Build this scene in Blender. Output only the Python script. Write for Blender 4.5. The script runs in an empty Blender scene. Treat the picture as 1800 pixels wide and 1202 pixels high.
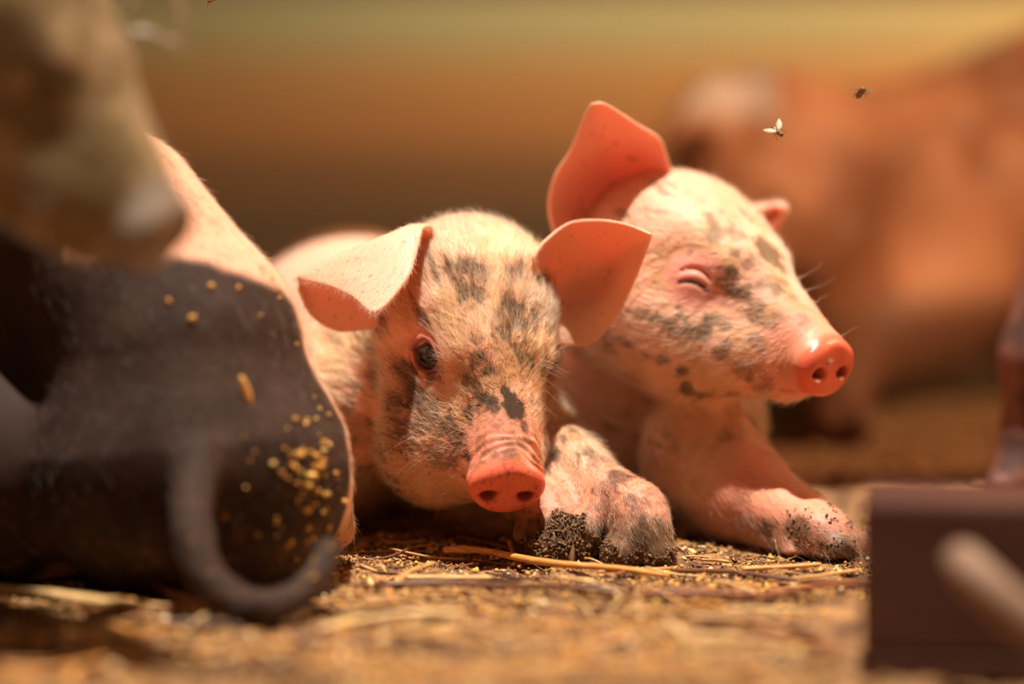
import bpy, math
import numpy as np
from mathutils import Vector
from mathutils.bvhtree import BVHTree

S = bpy.context.scene
C = bpy.context.collection

# ------------------------------------------------------------------ camera
FPX, CY, CH = 4250.0, -1.417, 0.228          # focal length in px of an 1800 px frame, camera y, camera height
cam_data = bpy.data.cameras.new('camera')
cam = bpy.data.objects.new('camera', cam_data); C.objects.link(cam)
cam.location = (0, CY, CH); cam.rotation_euler = (math.pi/2, 0, 0)
cam_data.sensor_width = 36; cam_data.lens = 85
cam_data.shift_y = -(601-300)/1800.0
cam_data.clip_start = .05
cam_data.dof.use_dof = True; cam_data.dof.focus_distance = 1.412; cam_data.dof.aperture_fstop = 1.6
S.camera = cam
def Wp(px, py, Y):
    d = Y-CY
    return np.array([(px-900)*d/FPX, Y, CH-(py-300)*d/FPX])
def ground(px, py, z=0.0):
    d = (CH-z)*FPX/(py-300)
    return np.array([(px-900)*d/FPX, d+CY, z])
def proj(p):
    d = p[:, 1]-CY
    return np.stack([900+FPX*p[:, 0]/d, 300+FPX*(CH-p[:, 2])/d], 1)

# ------------------------------------------------------------------ light
S.view_settings.view_transform = 'Standard'; S.view_settings.look = 'None'
S.view_settings.gamma = 1; S.view_settings.exposure = 0.1
w = bpy.data.worlds.new('world'); S.world = w; w.use_nodes = True
bg = w.node_tree.nodes['Background']
bg.inputs[0].default_value = (0.62, 0.36, 0.2, 1); bg.inputs[1].default_value = 0.16
def lamp(name, kind, loc, aim, energy, col, **k):
    l = bpy.data.lights.new(name, kind); l.energy = energy; l.color = col
    for a, b in k.items(): setattr(l, a, b)
    o = bpy.data.objects.new(name, l); C.objects.link(o); o.location = loc
    o.rotation_euler = (Vector(aim)-Vector(loc)).to_track_quat('-Z', 'Y').to_euler()
    return o
lamp('sun', 'SUN', (.03, -.38, 3), (0, 0, 0), 6.9, (1, .91, .77), angle=math.radians(1.2))
lamp('sow_fill', 'AREA', (1.5, .45, 1.08), (.6, 1.15, .25), 34, (1, .60, .32), shape='DISK', size=.5)  # added warm fill on the sow, not an actual fixture
lamp('wall_top_fill', 'AREA', (.45, 2.72, 1.12), (.45, 3.1, .5), 14, (1, .86, .58), shape='RECTANGLE', size=1.7, size_y=.2)  # added strip fill that brightens the top of the back wall
lamp('wall_right_fill', 'AREA', (1.5, 2.5, 1.1), (1.0, 3.1, .3), 28, (1, .42, .13), shape='DISK', size=.5)  # added orange fill for the right part of the back wall

# ------------------------------------------------------------------ helpers
def lin(r, g, b):
    v = np.array([r, g, b])/255.
    return np.where(v < .04045, v/12.92, ((v+.055)/1.055)**2.4)
rng = np.random.default_rng(7)
def _h(i, j, k, s):
    n = (i*73856093) ^ (j*19349663) ^ (k*83492791) ^ (s*2654435)
    n = (n ^ (n >> 13))*1274126177 & 0x7fffffff
    return ((n ^ (n >> 16)) & 0xffff)/65535.
def noise(P, f, s=0):
    Q = P*f; I = np.floor(Q).astype(np.int64); t = Q-I; t = t*t*(3-2*t); r = 0
    for a in (0, 1):
        for b in (0, 1):
            for c in (0, 1):
                wgt = (t[:, 0] if a else 1-t[:, 0])*(t[:, 1] if b else 1-t[:, 1])*(t[:, 2] if c else 1-t[:, 2])
                r = r+wgt*_h(I[:, 0]+a, I[:, 1]+b, I[:, 2]+c, s)
    return r
def fbm(P, f, s=0, o=3):
    r = 0; a = .5; n = 0
    for i in range(o): r = r+a*noise(P, f*2**i, s+i*17); n += a; a *= .55
    return r/n
def sstep(a, b, x):
    t = np.clip((x-a)/(b-a), 0, 1); return t*t*(3-2*t)

def props(o, label=None, cat=None, group=None, kind=None):
    if label: o['label'] = label
    if cat: o['category'] = cat
    if group: o['group'] = group
    if kind: o['kind'] = kind
    return o
def meshobj(name, V, Fc, mat=None, parent=None, smooth=True, mats=None):
    me = bpy.data.meshes.new(name)
    V = np.asarray(V, dtype=np.float32)
    if isinstance(Fc, np.ndarray):
        me.vertices.add(len(V)); me.vertices.foreach_set('co', V.ravel())
        n, k = Fc.shape
        me.loops.add(n*k); me.polygons.add(n)
        me.loops.foreach_set('vertex_index', Fc.astype(np.int32).ravel())
        me.polygons.foreach_set('loop_start', np.arange(0, n*k, k, dtype=np.int32))
        me.update(calc_edges=True); me.validate()
    else:
        me.from_pydata([tuple(map(float, v)) for v in V], [], [tuple(map(int, f)) for f in Fc])
    if smooth: me.polygons.foreach_set('use_smooth', np.ones(len(me.polygons), dtype=bool))
    if mat: me.materials.append(mat)
    o = bpy.data.objects.new(name, me); C.objects.link(o)
    if parent: o.parent = parent
    return o
def fattr(me, name, arr, kind='FLOAT', dom='POINT'):
    a = me.attributes.new(name, kind, dom)
    if kind == 'FLOAT_COLOR':
        c = np.ones((len(arr), 4), dtype=np.float32); c[:, :3] = arr
        a.data.foreach_set('color', c.ravel())
    else: a.data.foreach_set('value', np.asarray(arr, dtype=np.float32))

# ------------------------------------------------------------------ materials
def newmat(name):
    m = bpy.data.materials.new(name); m.use_nodes = True
    return m, m.node_tree, m.node_tree.nodes['Principled BSDF']
def attr(nt, name, out):
    n = nt.nodes.new('ShaderNodeAttribute'); n.attribute_name = name; return n.outputs[out]
def skin_mat(name, bump=.35, scale=900, sss_scale=.006):
    m, nt, b = newmat(name)
    nt.links.new(attr(nt, 'Col', 'Color'), b.inputs['Base Color'])
    nt.links.new(attr(nt, 'rough', 'Fac'), b.inputs['Roughness'])
    nt.links.new(attr(nt, 'sss', 'Fac'), b.inputs['Subsurface Weight'])
    b.inputs['Subsurface Radius'].default_value = (1, .42, .24)
    b.inputs['Subsurface Scale'].default_value = sss_scale
    b.inputs['Specular IOR Level'].default_value = .45
    tc = nt.nodes.new('ShaderNodeTexCoord')
    n = nt.nodes.new('ShaderNodeTexNoise'); n.inputs['Scale'].default_value = scale; n.inputs['Detail'].default_value = 3
    nt.links.new(tc.outputs['Object'], n.inputs['Vector'])
    bp = nt.nodes.new('ShaderNodeBump'); bp.inputs['Strength'].default_value = bump; bp.inputs['Distance'].default_value = .0006
    nt.links.new(n.outputs['Fac'], bp.inputs['Height']); nt.links.new(bp.outputs['Normal'], b.inputs['Normal'])
    return m
M_skin = skin_mat('piglet_skin')
M_skin_far = skin_mat('pig_skin_rough', .2, 500)
M_skin_far.node_tree.nodes['Principled BSDF'].inputs['Specular IOR Level'].default_value = .22
def hair_mat(name, rough=.35):
    m, nt, b = newmat(name)
    nt.nodes.remove(b)
    h = nt.nodes.new('ShaderNodeBsdfHairPrincipled'); h.parametrization = 'COLOR'
    h.inputs['Roughness'].default_value = rough; h.inputs['Radial Roughness'].default_value = .45
    nt.links.new(attr(nt, 'hcol', 'Color'), h.inputs['Color'])
    nt.links.new(h.outputs[0], nt.nodes['Material Output'].inputs['Surface'])
    return m
M_fur = hair_mat('piglet_fur')
def simple(name, col, rough=.7, var=.25, scale=60, spec=.3, bump=0., sss=0., bscale=None):
    m, nt, b = newmat(name)
    tc = nt.nodes.new('ShaderNodeTexCoord'); n = nt.nodes.new('ShaderNodeTexNoise')
    n.inputs['Scale'].default_value = scale; n.inputs['Detail'].default_value = 4
    nt.links.new(tc.outputs['Object'], n.inputs['Vector'])
    r = nt.nodes.new('ShaderNodeValToRGB'); c = np.array(col)
    r.color_ramp.elements[0].position = .3; r.color_ramp.elements[1].position = .7
    r.color_ramp.elements[0].color = (*(c*(1-var)), 1); r.color_ramp.elements[1].color = (*np.minimum(c*(1+var), 1), 1)
    nt.links.new(n.outputs['Fac'], r.inputs['Fac']); nt.links.new(r.outputs['Color'], b.inputs['Base Color'])
    b.inputs['Roughness'].default_value = rough; b.inputs['Specular IOR Level'].default_value = spec
    if sss: b.inputs['Subsurface Weight'].default_value = sss; b.inputs['Subsurface Scale'].default_value = .002
    if bump:
        n2 = nt.nodes.new('ShaderNodeTexNoise'); n2.inputs['Scale'].default_value = bscale or scale*3; n2.inputs['Detail'].default_value = 5
        nt.links.new(tc.outputs['Object'], n2.inputs['Vector'])
        bp = nt.nodes.new('ShaderNodeBump'); bp.inputs['Strength'].default_value = bump; bp.inputs['Distance'].default_value = .002
        nt.links.new(n2.outputs['Fac'], bp.inputs['Height']); nt.links.new(bp.outputs['Normal'], b.inputs['Normal'])
    return m
def vcol_mat(name, rough=.7, spec=.3, sss=0.):
    m, nt, b = newmat(name)
    nt.links.new(attr(nt, 'Col', 'Color'), b.inputs['Base Color'])
    b.inputs['Roughness'].default_value = rough; b.inputs['Specular IOR Level'].default_value = spec
    if sss: b.inputs['Subsurface Weight'].default_value = sss; b.inputs['Subsurface Scale'].default_value = .002
    return m

def tube(pts, rad, ns=10, flat=1., caps=True):
    pts = np.asarray(pts, float); n = len(pts); T = np.gradient(pts, axis=0); T /= np.linalg.norm(T, axis=1)[:, None]
    ref = np.array([0, 0, 1.]) if abs(T[0, 2]) < .9 else np.array([1., 0, 0])
    V = []
    for i in range(n):
        a = np.cross(T[i], ref); a /= np.linalg.norm(a); b_ = np.cross(a, T[i])
        rr_ = rad[i] if np.ndim(rad) else rad
        for k in range(ns):
            t = 2*math.pi*k/ns; V.append(pts[i]+rr_*(math.cos(t)*a+flat*math.sin(t)*b_))
    Fc = [(i*ns+k, i*ns+(k+1) % ns, (i+1)*ns+(k+1) % ns, (i+1)*ns+k) for i in range(n-1) for k in range(ns)]
    if caps: Fc += [tuple(range(ns))[::-1], tuple(range((n-1)*ns, n*ns))]
    return V, Fc
# ------------------------------------------------------------------ implicit-surface modelling
def ell(c, r, R=None):
    c = np.asarray(c, float); r = np.asarray(r, float)*np.ones(3)
    def f(P):
        q = P-c
        if R is not None: q = q@R
        k0 = np.linalg.norm(q/r, axis=1); k1 = np.linalg.norm(q/(r*r), axis=1)+1e-9
        return k0*(k0-1)/k1
    return f
def cap(a, b, ra, rb):
    a = np.asarray(a, float); b = np.asarray(b, float); ab = b-a; L2 = ab@ab
    def f(P):
        h = np.clip((P-a)@ab/L2, 0, 1)
        return np.linalg.norm(P-a-h[:, None]*ab, axis=1)-(ra+(rb-ra)*h)
    return f
def chain(pts, rs, k=.006):
    pts = [np.asarray(p, float) for p in pts]
    fs = [cap(pts[i], pts[i+1], rs[i], rs[i+1]) for i in range(len(pts)-1)]
    def f(P):
        d = fs[0](P)
        for g in fs[1:]: d = smin(d, g(P), k)
        return d
    return f
def smin(a, b, k):
    h = np.maximum(k-np.abs(a-b), 0)/k
    return np.minimum(a, b)-h*h*k*.25
def smax(a, b, k): return -smin(-a, -b, k)
def frame(yaw, pitch, roll):
    y, p, r = map(math.radians, (yaw, pitch, roll))
    f = np.array([math.sin(y)*math.cos(p), -math.cos(y)*math.cos(p), -math.sin(p)])
    l0 = np.array([math.cos(y), math.sin(y), 0]); u0 = np.cross(f, l0)
    l = math.cos(r)*l0+math.sin(r)*u0; u = np.cross(f, l)
    return np.stack([f, l, u], 1)
class Pose:
    def __init__(s, T, ang, sc=1.): s.T = np.array(T, float); s.R = frame(*ang); s.s = sc
    def w(s, p): return s.R@(np.array(p, float)/1000*s.s)+s.T           # local mm -> world
    def loc(s, P): return (P-s.T)@s.R/s.s*1000                            # world -> local mm
    def op(s, f): return lambda P: f(s.loc(P))*s.s/1000
    def d(s, v): return s.R@np.array(v, float)

class Field:
    def __init__(s): s.ops = []
    def add(s, f, k=.006): s.ops.append(('u', f, k)); return s
    def cut(s, f, k=.002): s.ops.append(('c', f, k)); return s
    def disp(s, f): s.ops.append(('d', f, 0)); return s
    def __call__(s, P):
        d = None
        for t, f, k in s.ops:
            if t == 'd': d = f(P, d); continue
            e = f(P)
            if d is None: d = e
            elif t == 'u': d = smin(d, e, k)
            else: d = smax(d, -e, k)
        return d
    def mesh(s, lo, hi, h, B=8, newton=2):
        lo = np.array(lo, float); hi = np.array(hi, float)
        nb = np.ceil((hi-lo)/(h*B)).astype(int); n = nb*B+1
        g = np.stack(np.meshgrid(*[np.arange(k) for k in nb], indexing='ij'), -1).reshape(-1, 3)
        cen = lo+(g+.5)*B*h
        dc = s(cen)
        A = np.empty(tuple(n), dtype=np.float32)
        sg = np.where(dc > 0, 1., -1.).astype(np.float32).reshape(nb)
        A[:] = 1
        big = np.repeat(np.repeat(np.repeat(sg, B, 0), B, 1), B, 2); A[:-1, :-1, :-1] = big
        near = g[np.abs(dc) < h*B*.95+.002]
        off = np.stack(np.meshgrid(*[np.arange(B+1)]*3, indexing='ij'), -1).reshape(-1, 3)
        for i in range(0, len(near), 400):
            idx = (near[i:i+400, None, :]*B+off[None]).reshape(-1, 3)
            A[idx[:, 0], idx[:, 1], idx[:, 2]] = s(lo+idx*h)
        A[0] = A[-1] = 1; A[:, 0] = A[:, -1] = 1; A[:, :, 0] = A[:, :, -1] = 1
        neg = A < 0
        c = np.zeros(tuple(n-1), dtype=np.uint8)
        for a in (0, 1):
            for b in (0, 1):
                for e in (0, 1): c += neg[a:n[0]-1+a, b:n[1]-1+b, e:n[2]-1+e]
        cells = np.argwhere((c > 0) & (c < 8))
        ids = np.full(tuple(n-1), -1, dtype=np.int32); ids[cells[:, 0], cells[:, 1], cells[:, 2]] = np.arange(len(cells))
        acc = np.zeros((len(cells), 3)); cnt = np.zeros(len(cells))
        for ax in range(3):
            o1, o2 = [x for x in range(3) if x != ax]
            for a in (0, 1):
                for b in (0, 1):
                    p = cells.copy(); p[:, o1] += a; p[:, o2] += b
                    q = p.copy(); q[:, ax] += 1
                    va = A[p[:, 0], p[:, 1], p[:, 2]]; vb = A[q[:, 0], q[:, 1], q[:, 2]]
                    m = (va < 0) != (vb < 0); t = np.zeros(len(cells)); t[m] = va[m]/(va[m]-vb[m])
                    x = p.astype(float); x[:, ax] += t
                    acc[m] += x[m]; cnt[m] += 1
        V = lo+acc/cnt[:, None]*h
        Fs = []
        for ax in range(3):
            o1, o2 = [(1, 2), (2, 0), (0, 1)][ax]
            sl0 = [slice(None)]*3; sl1 = [slice(None)]*3; sl0[ax] = slice(0, -1); sl1[ax] = slice(1, None)
            ch = neg[tuple(sl0)] != neg[tuple(sl1)]
            e = np.argwhere(ch); e = e[(e[:, o1] > 0) & (e[:, o2] > 0) & (e[:, o1] < n[o1]-1) & (e[:, o2] < n[o2]-1)]
            fl = neg[e[:, 0], e[:, 1], e[:, 2]]
            q = []
            for a, b in ((1, 1), (0, 1), (0, 0), (1, 0)):
                p = e.copy(); p[:, o1] -= a; p[:, o2] -= b; q.append(ids[p[:, 0], p[:, 1], p[:, 2]])
            q = np.stack(q, 1); q[~fl] = q[~fl][:, ::-1]
            Fs.append(q)
        Fq = np.concatenate(Fs); Fq = Fq[(Fq >= 0).all(1)]
        e = h*.25
        T4 = np.array([[1, -1, -1], [-1, -1, 1], [-1, 1, -1], [1, 1, 1]], float)
        for it in range(newton):
            d = s(V); G = sum(t*s(V+t*e)[:, None] for t in T4)/(4*e)
            gn = (G*G).sum(1); st = -d/np.maximum(gn, .15)
            st = np.clip(st, -h*.5, h*.5); V = V+G*st[:, None]
        G = sum(t*s(V+t*e)[:, None] for t in T4); N = G/(np.linalg.norm(G, axis=1)[:, None]+1e-12)
        return V, Fq, N

def crom(P, t):
    P = np.asarray(P, float); n = len(P)-1
    t = np.clip(np.asarray(t, float), 0, 1)*n; i = np.minimum(t.astype(int), n-1); f = (t-i)[:, None]
    g = lambda j: P[np.clip(j, 0, n)]
    a, b, c, d = g(i-1), g(i), g(i+1), g(i+2)
    return .5*(2*b+(c-a)*f+(2*a-5*b+4*c-d)*f*f+(3*b-3*c+d-a)*f**3)
def patch(rows, nu=36, nv=36):
    """rows: list over u of lists of 3-D control points over v -> smooth grid"""
    tv = np.linspace(0, 1, nv); A = np.stack([crom(r, tv) for r in rows], 0)
    tu = np.linspace(0, 1, nu); G = np.stack([crom(A[:, j], tu) for j in range(nv)], 1)
    return G
class Sheet:
    """a thin bent sheet (an ear): unsigned distance to a grid surface minus half its thickness"""
    def __init__(s, G, th0=.0014, th1=.0009, big=.012):
        s.G = G; nu, nv = G.shape[:2]
        V = G.reshape(-1, 3); s.V = V; i = np.arange(nu-1)[:, None]*nv+np.arange(nv-1)[None]
        s.F = np.stack([i, i+1, i+nv+1, i+nv], -1).reshape(-1, 4)
        s.b = BVHTree.FromPolygons([Vector(v) for v in V], [tuple(map(int, f)) for f in s.F])
        s.lo = V.min(0); s.hi = V.max(0); s.th0 = th0; s.th1 = th1; s.nv = nv; s.nu = nu; s.big = big
    def __call__(s, P):
        q = np.maximum(np.maximum(s.lo-P, P-s.hi), 0); bd = np.linalg.norm(q, axis=1)
        r = bd+.004
        for i in np.nonzero(bd < s.big)[0]:
            x = s.b.find_nearest(P[i])
            u = (x[2]//(s.nv-1))/(s.nu-2)
            r[i] = x[3]-(s.th0+(s.th1-s.th0)*u)
        return r
    def near(s, P, dist):
        q = np.maximum(np.maximum(s.lo-P, P-s.hi), 0); bd = np.linalg.norm(q, axis=1)
        m = np.zeros(len(P)); u = np.zeros(len(P)); side = np.zeros(len(P))
        for i in np.nonzero(bd < dist)[0]:
            x = s.b.find_nearest(P[i])
            if x[3] < dist:
                m[i] = 1; u[i] = (x[2]//(s.nv-1))/(s.nu-2); side[i] = (P[i]-np.array(x[0]))@np.array(x[1])
        return m, u, side

# ------------------------------------------------------------------ a pig's head
EYE = (14, 33, 6)
def head(F, ps, eyes=(1, 1), closed=False, wrinkle=1., fat=1.):
    o = ps.op
    F.add(o(ell((-22, 0, 8), (46, 45*fat, 45))), .006)
    F.add(o(ell((6, 0, 12), (40, 36, 32))), .012)
    F.add(o(cap((20, 0, 2), (84, 0, -13), 33, 21.5)), .012)
    F.add(o(cap((12, 0, -27), (72, 0, -29), 36*fat, 18)), .014)
    for s in (1, -1):
        F.add(o(ell((-10, 30*s, -24), (44, 26*fat, 34))), .016)
        F.add(o(ell((44, 17*s, -24), (38, 19, 20))), .014)
        F.add(o(cap((-2, 27*s, 27), (24, 25*s, 20), 10, 7)), .012)      # brow
    # snout disc, tipped slightly back
    Rd = frame(0, 0, 0); a = math.radians(-6)
    Rt = np.array([[math.cos(a), 0, math.sin(a)], [0, 1, 0], [-math.sin(a), 0, math.cos(a)]])
    def disc(P):
        q = (P-np.array([100, 0, -14.5]))@Rt
        w = 23.5-5.5*sstep(2, -18, q[:, 2])
        r = ((np.abs(q[:, 1])/w)**2.3+(np.abs(q[:, 2])/17.5)**2.3)**(1/2.3)+1e-9
        dr = (r-1)*18.+6; dx = np.abs(q[:, 0]+2.6)-1.8
        e = np.minimum(np.maximum(dr, dx), 0)+np.hypot(np.maximum(dr, 0), np.maximum(dx, 0))
        return e-6
    F.add(o(disc), .005)
    F.cut(o(ell((107.5, 0, -8), (3.2, 6, 10))), .006)
    for s in (1, -1):
        F.cut(o(ell((105, 11.5*s, -16.5), (8, 5, 3.3))), .005)
    # mouth slit
    for s in (1, -1):
        F.cut(o(cap((90, 11*s, -33), (62, 31*s, -35), 1.1, 1.2)), .002)
        F.cut(o(cap((62, 31*s, -35), (36, 42*s, -30), 1.2, .6)), .002)
    if wrinkle:
        def wr(P, d):
            m = (np.abs(d) < .006) & (np.linalg.norm(P-ps.w((84, 0, 0)), axis=1) < .05*ps.s)
            if m.any():
                q = ps.loc(P[m])
                x = q[:, 0]+2.4*np.sin(q[:, 1]*.13+1)+.08*np.abs(q[:, 1])+14*(noise(q, .065, 3)-.5)
                amp = sstep(73, 84, x)*sstep(98, 93, x)*sstep(-22, -4, q[:, 2])*(.45+1.0*sstep(.3, .6, noise(q, .055, 8)))
                d = d.copy(); d[m] += wrinkle*amp*.0006*(np.sin(x*2*np.pi/5.9)-.3)*ps.s
            return d
        F.disp(wr)
    for s in eyes_sides(eyes):
        c = np.array([EYE[0], EYE[1]*s, EYE[2]], float)
        n, u, v = eye_axes(s, closed)
        F.add(o(ell(c, 12.3)), .010)
        if closed:
            def slit(P, c=c, n=n, u=u, v=v):
                q = P-c; a = q@u; b = q@v+1.5+.035*a*a; z = q@n
                return np.maximum(np.hypot(b, np.maximum(np.abs(a)-7.5, 0))-.8, 8-z)
            F.cut(o(slit), .003)
            def fold(P, c=c, n=n, u=u, v=v):
                q = P-c; a = q@u; b = q@v-6.5+.045*a*a; z = q@n
                return np.maximum(np.hypot(b, np.maximum(np.abs(a)-8, 0))-.6, 6-z)
            F.cut(o(fold), .004)
        else:
            def lens(P, c=c, n=n, u=u, v=v):
                q = P-c; a = q@u; b = q@v; z = q@n
                k = np.sqrt((a/11.6)**2+(np.abs(b)/8.8)**2+.0)+1e-9
                return np.maximum((k-1)*8.8, 4-z)
            F.cut(o(lens), .0022)
            def fold(P, c=c, n=n, u=u, v=v):
                q = P-c; a = q@u; b = q@v; z = q@n
                k = np.sqrt((a/15)**2+(b/12)**2)
                return np.maximum(np.abs(k-1)*12-.5, 2-z)
            F.cut(o(fold), .004)
def eyes_sides(e): return [s for s, on in zip((-1, 1), e) if on]
def eye_axes(s, closed=False):
    n = np.array([.55, .80*s, .24]); n /= np.linalg.norm(n)
    u = np.array([.88, -.40*s, .12 if closed else -.35]); u -= n*(u@n); u /= np.linalg.norm(u); v = np.cross(n, u)
    if v[2] < 0: v = -v
    return n, u, v

def eyeball(ps, s, parent, r=11.3):
    me_v, me_f = [], []
    c = ps.w((EYE[0], EYE[1]*s, EYE[2])); n, u, v = eye_axes(s)
    n, u, v = ps.d(n), ps.d(u), ps.d(v); R = r/1000*ps.s
    nr, ns = 40, 48; V = []; col = []
    for i in range(nr+1):
        th = math.pi*i/nr
        rr = R*(1+.07*math.exp(-(th/.45)**2))
        for j in range(ns):
            ph = 2*math.pi*j/ns
            V.append(c+rr*(math.cos(th)*n+math.sin(th)*(math.cos(ph)*u+math.sin(ph)*v)))
            t = math.degrees(th)
            if t < 20: k = lin(8, 6, 5)
            elif t < 41: k = lin(40, 24, 15)*(.75+.4*((j*7) % 5)/5)
            elif t < 46: k = lin(20, 12, 10)
            else: k = lin(190, 140, 140)
            col.append(k)
    Fc = [(i*ns+j, i*ns+(j+1) % ns, (i+1)*ns+(j+1) % ns, (i+1)*ns+j) for i in range(nr) for j in range(ns)]
    o = meshobj('eye', np.array(V), np.array(Fc), M_eye, parent)
    fattr(o.data, 'Col', np.array(col), 'FLOAT_COLOR')
    props(o, label='dark brown glossy eye')
    return o
M_eye = vcol_mat('eyeball', .05, .5)

# ------------------------------------------------------------------ fur
def fur(name, parent, V, Fq, N, dens, count, length, radius, flow, hcol, seed=0, lift=.25, npt=5, wild=.35, mat=None, clump=.5, kind=True):
    r = np.random.default_rng(seed)
    a, b, c, d = (V[Fq[:, i]] for i in range(4))
    area = .5*np.linalg.norm(np.cross(c-a, d-b), axis=1)*dens[Fq].mean(1)
    idx = r.choice(len(Fq), count, p=area/area.sum())
    u, v = r.random(count)[:, None], r.random(count)[:, None]
    q = Fq[idx]; wts = [(1-u)*(1-v), u*(1-v), u*v, (1-u)*v]
    P = sum(wts[i]*V[q[:, i]] for i in range(4)); n = sum(wts[i]*N[q[:, i]] for i in range(4))
    n /= np.linalg.norm(n, axis=1)[:, None]+1e-9
    L = (length(P)*r.uniform(.6, 1.25, count))[:, None]
    T = flow(P, n)
    cl = np.stack([fbm(P, 260, 31+seed, 2), fbm(P, 260, 47+seed, 2), fbm(P, 260, 59+seed, 2)], 1)-.5
    T = T+cl*clump*2+r.normal(size=(count, 3))*wild*.5
    T -= n*(T*n).sum(1)[:, None]; T /= np.linalg.norm(T, axis=1)[:, None]+1e-9
    lf = (lift*r.uniform(.5, 1.6, count))[:, None]
    bend = r.normal(size=(count, 3))*.18
    pts = np.zeros((count, npt, 3))
    for k in range(npt):
        t = k/(npt-1)
        pts[:, k] = P-n*.0003+L*(t*T+n*lf*(1.4*t-.75*t*t)+bend*t*t)
    cu = bpy.data.hair_curves.new(name); cu.add_curves([npt]*count)
    cu.attributes['position'].data.foreach_set('vector', pts.astype(np.float32).ravel())
    ra = cu.attributes.new('radius', 'FLOAT', 'POINT')
    prof = np.array([1-.75*(k/(npt-1))**1.5 for k in range(npt)])
    ra.data.foreach_set('value', (radius*r.uniform(.7, 1.3, count)[:, None]*prof[None]).astype(np.float32).ravel())
    hc = hcol(P, r)
    ca = cu.attributes.new('hcol', 'FLOAT_COLOR', 'CURVE'); cc = np.ones((count, 4), np.float32); cc[:, :3] = hc
    ca.data.foreach_set('color', cc.ravel())
    cu.materials.append(mat or M_fur)
    o = bpy.data.objects.new(name, cu); C.objects.link(o); o.parent = parent
    if kind: o['kind'] = 'stuff'
    return o
def strands(name, parent, lst, mat=None, col=(.85, .75, .55)):
    """explicit strands: list of (points, radius)"""
    cu = bpy.data.hair_curves.new(name); cu.add_curves([len(p) for p, _ in lst])
    pts = np.concatenate([np.asarray(p, float) for p, _ in lst]); cu.attributes['position'].data.foreach_set('vector', pts.astype(np.float32).ravel())
    rr = np.concatenate([np.linspace(r, r*.25, len(p)) for p, r in lst])
    ra = cu.attributes.new('radius', 'FLOAT', 'POINT'); ra.data.foreach_set('value', rr.astype(np.float32))
    ca = cu.attributes.new('hcol', 'FLOAT_COLOR', 'CURVE'); cc = np.ones((len(lst), 4), np.float32); cc[:, :3] = col
    ca.data.foreach_set('color', cc.ravel())
    cu.materials.append(mat or M_fur)
    o = bpy.data.objects.new(name, cu); C.objects.link(o); o.parent = parent
    return o
def surf_at(V, N, px, py, tol=7):
    """nearest surface point of the animal along a line of sight: anchors a mark on its hide"""
    q = proj(V); m = np.nonzero((np.abs(q[:, 0]-px) < tol) & (np.abs(q[:, 1]-py) < tol))[0]
    if not len(m): return None
    return V[m[np.argmin(V[m, 1])]]
def blobs(V, N, lst, seed, scale=1/3000.):
    m = np.zeros(len(V)); nz = fbm(V, 170, seed, 3)
    for b in lst:
        px, py, r = b[:3]; s = b[3] if len(b) > 3 else 1
        c = surf_at(V, N, px, py)
        if c is None: continue
        d = np.linalg.norm(V-c, axis=1)/(r*scale)
        m = np.maximum(m, s*sstep(1.3, .5, d+(nz-.5)*2.4))
    return m
def mixc(a, b, t): return a*(1-t[:, None])+np.asarray(b)*t[:, None]

def clods(name, parent, centers, n, size, seed, cols, mat, kind='stuff', flat=.5):
    """a crust of small angular crumbs"""
    r = np.random.default_rng(seed); V = []; Fc = []; col = []; base = 0
    ico = np.array([(0, 0, 1), (.9, 0, .2), (.2, .9, .1), (-.8, .4, 0), (-.4, -.9, .1), (.5, -.7, -.1), (0, 0, -1)], float)
    fc = np.array([(0, 1, 2), (0, 2, 3), (0, 3, 4), (0, 4, 5), (0, 5, 1), (6, 2, 1), (6, 3, 2), (6, 4, 3), (6, 5, 4), (6, 1, 5)])
    ci = r.integers(0, len(centers), n)
    for i in range(n):
        c, nn, spread = centers[ci[i]]
        d = r.normal(size=3); d /= np.linalg.norm(d)
        s = size*min(r.lognormal(0, .6), 2.6)
        Q, _ = np.linalg.qr(r.normal(size=(3, 3)))
        sh = np.array([r.uniform(.5, 1.6), r.uniform(.4, 1), r.uniform(.3, .8)])*s
        V.append((ico*(1+.22*np.clip(r.normal(size=(7, 1)), -1.6, 1.6))*sh)@Q.T+np.asarray(c)+d*spread*r.uniform(.5, 1)); Fc.append(fc+base); base += 7
        k = cols[r.integers(0, len(cols))]*r.uniform(.7, 1.25); col.append(np.repeat(k[None], 7, 0))
    o = meshobj(name, np.concatenate(V), np.concatenate(Fc), mat, parent, smooth=False)
    fattr(o.data, 'Col', np.clip(np.concatenate(col), 0, 1), 'FLOAT_COLOR')
    if kind: o['kind'] = kind
    return o
def empty(name, loc, **k):
    o = bpy.data.objects.new(name, None); C.objects.link(o); o.location = tuple(map(float, loc)); o.empty_display_size = .02
    props(o, **k); return o
def rooted(name, loc, label, cat, group=None):
    """Empty at the base; children are built in world coordinates, so shift them back once"""
    return empty(name, loc, label=label, cat=cat, group=group)
def settle(root):
    for ch in root.children:
        ch.matrix_parent_inverse.identity(); ch.location = -root.location

# palette
PINK = lin(232, 168, 142); PALE = lin(240, 198, 172); SNOUT = lin(232, 112, 84); MUD = lin(72, 46, 26); DARKMUD = lin(40, 28, 20)
TAN = lin(190, 140, 88); CREAM = lin(238, 204, 146); EARIN = lin(226, 118, 84)
M_crumb = vcol_mat('crumbs', .8, .2)
M_wetmud = vcol_mat('wet_mud', .55, .4)

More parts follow.
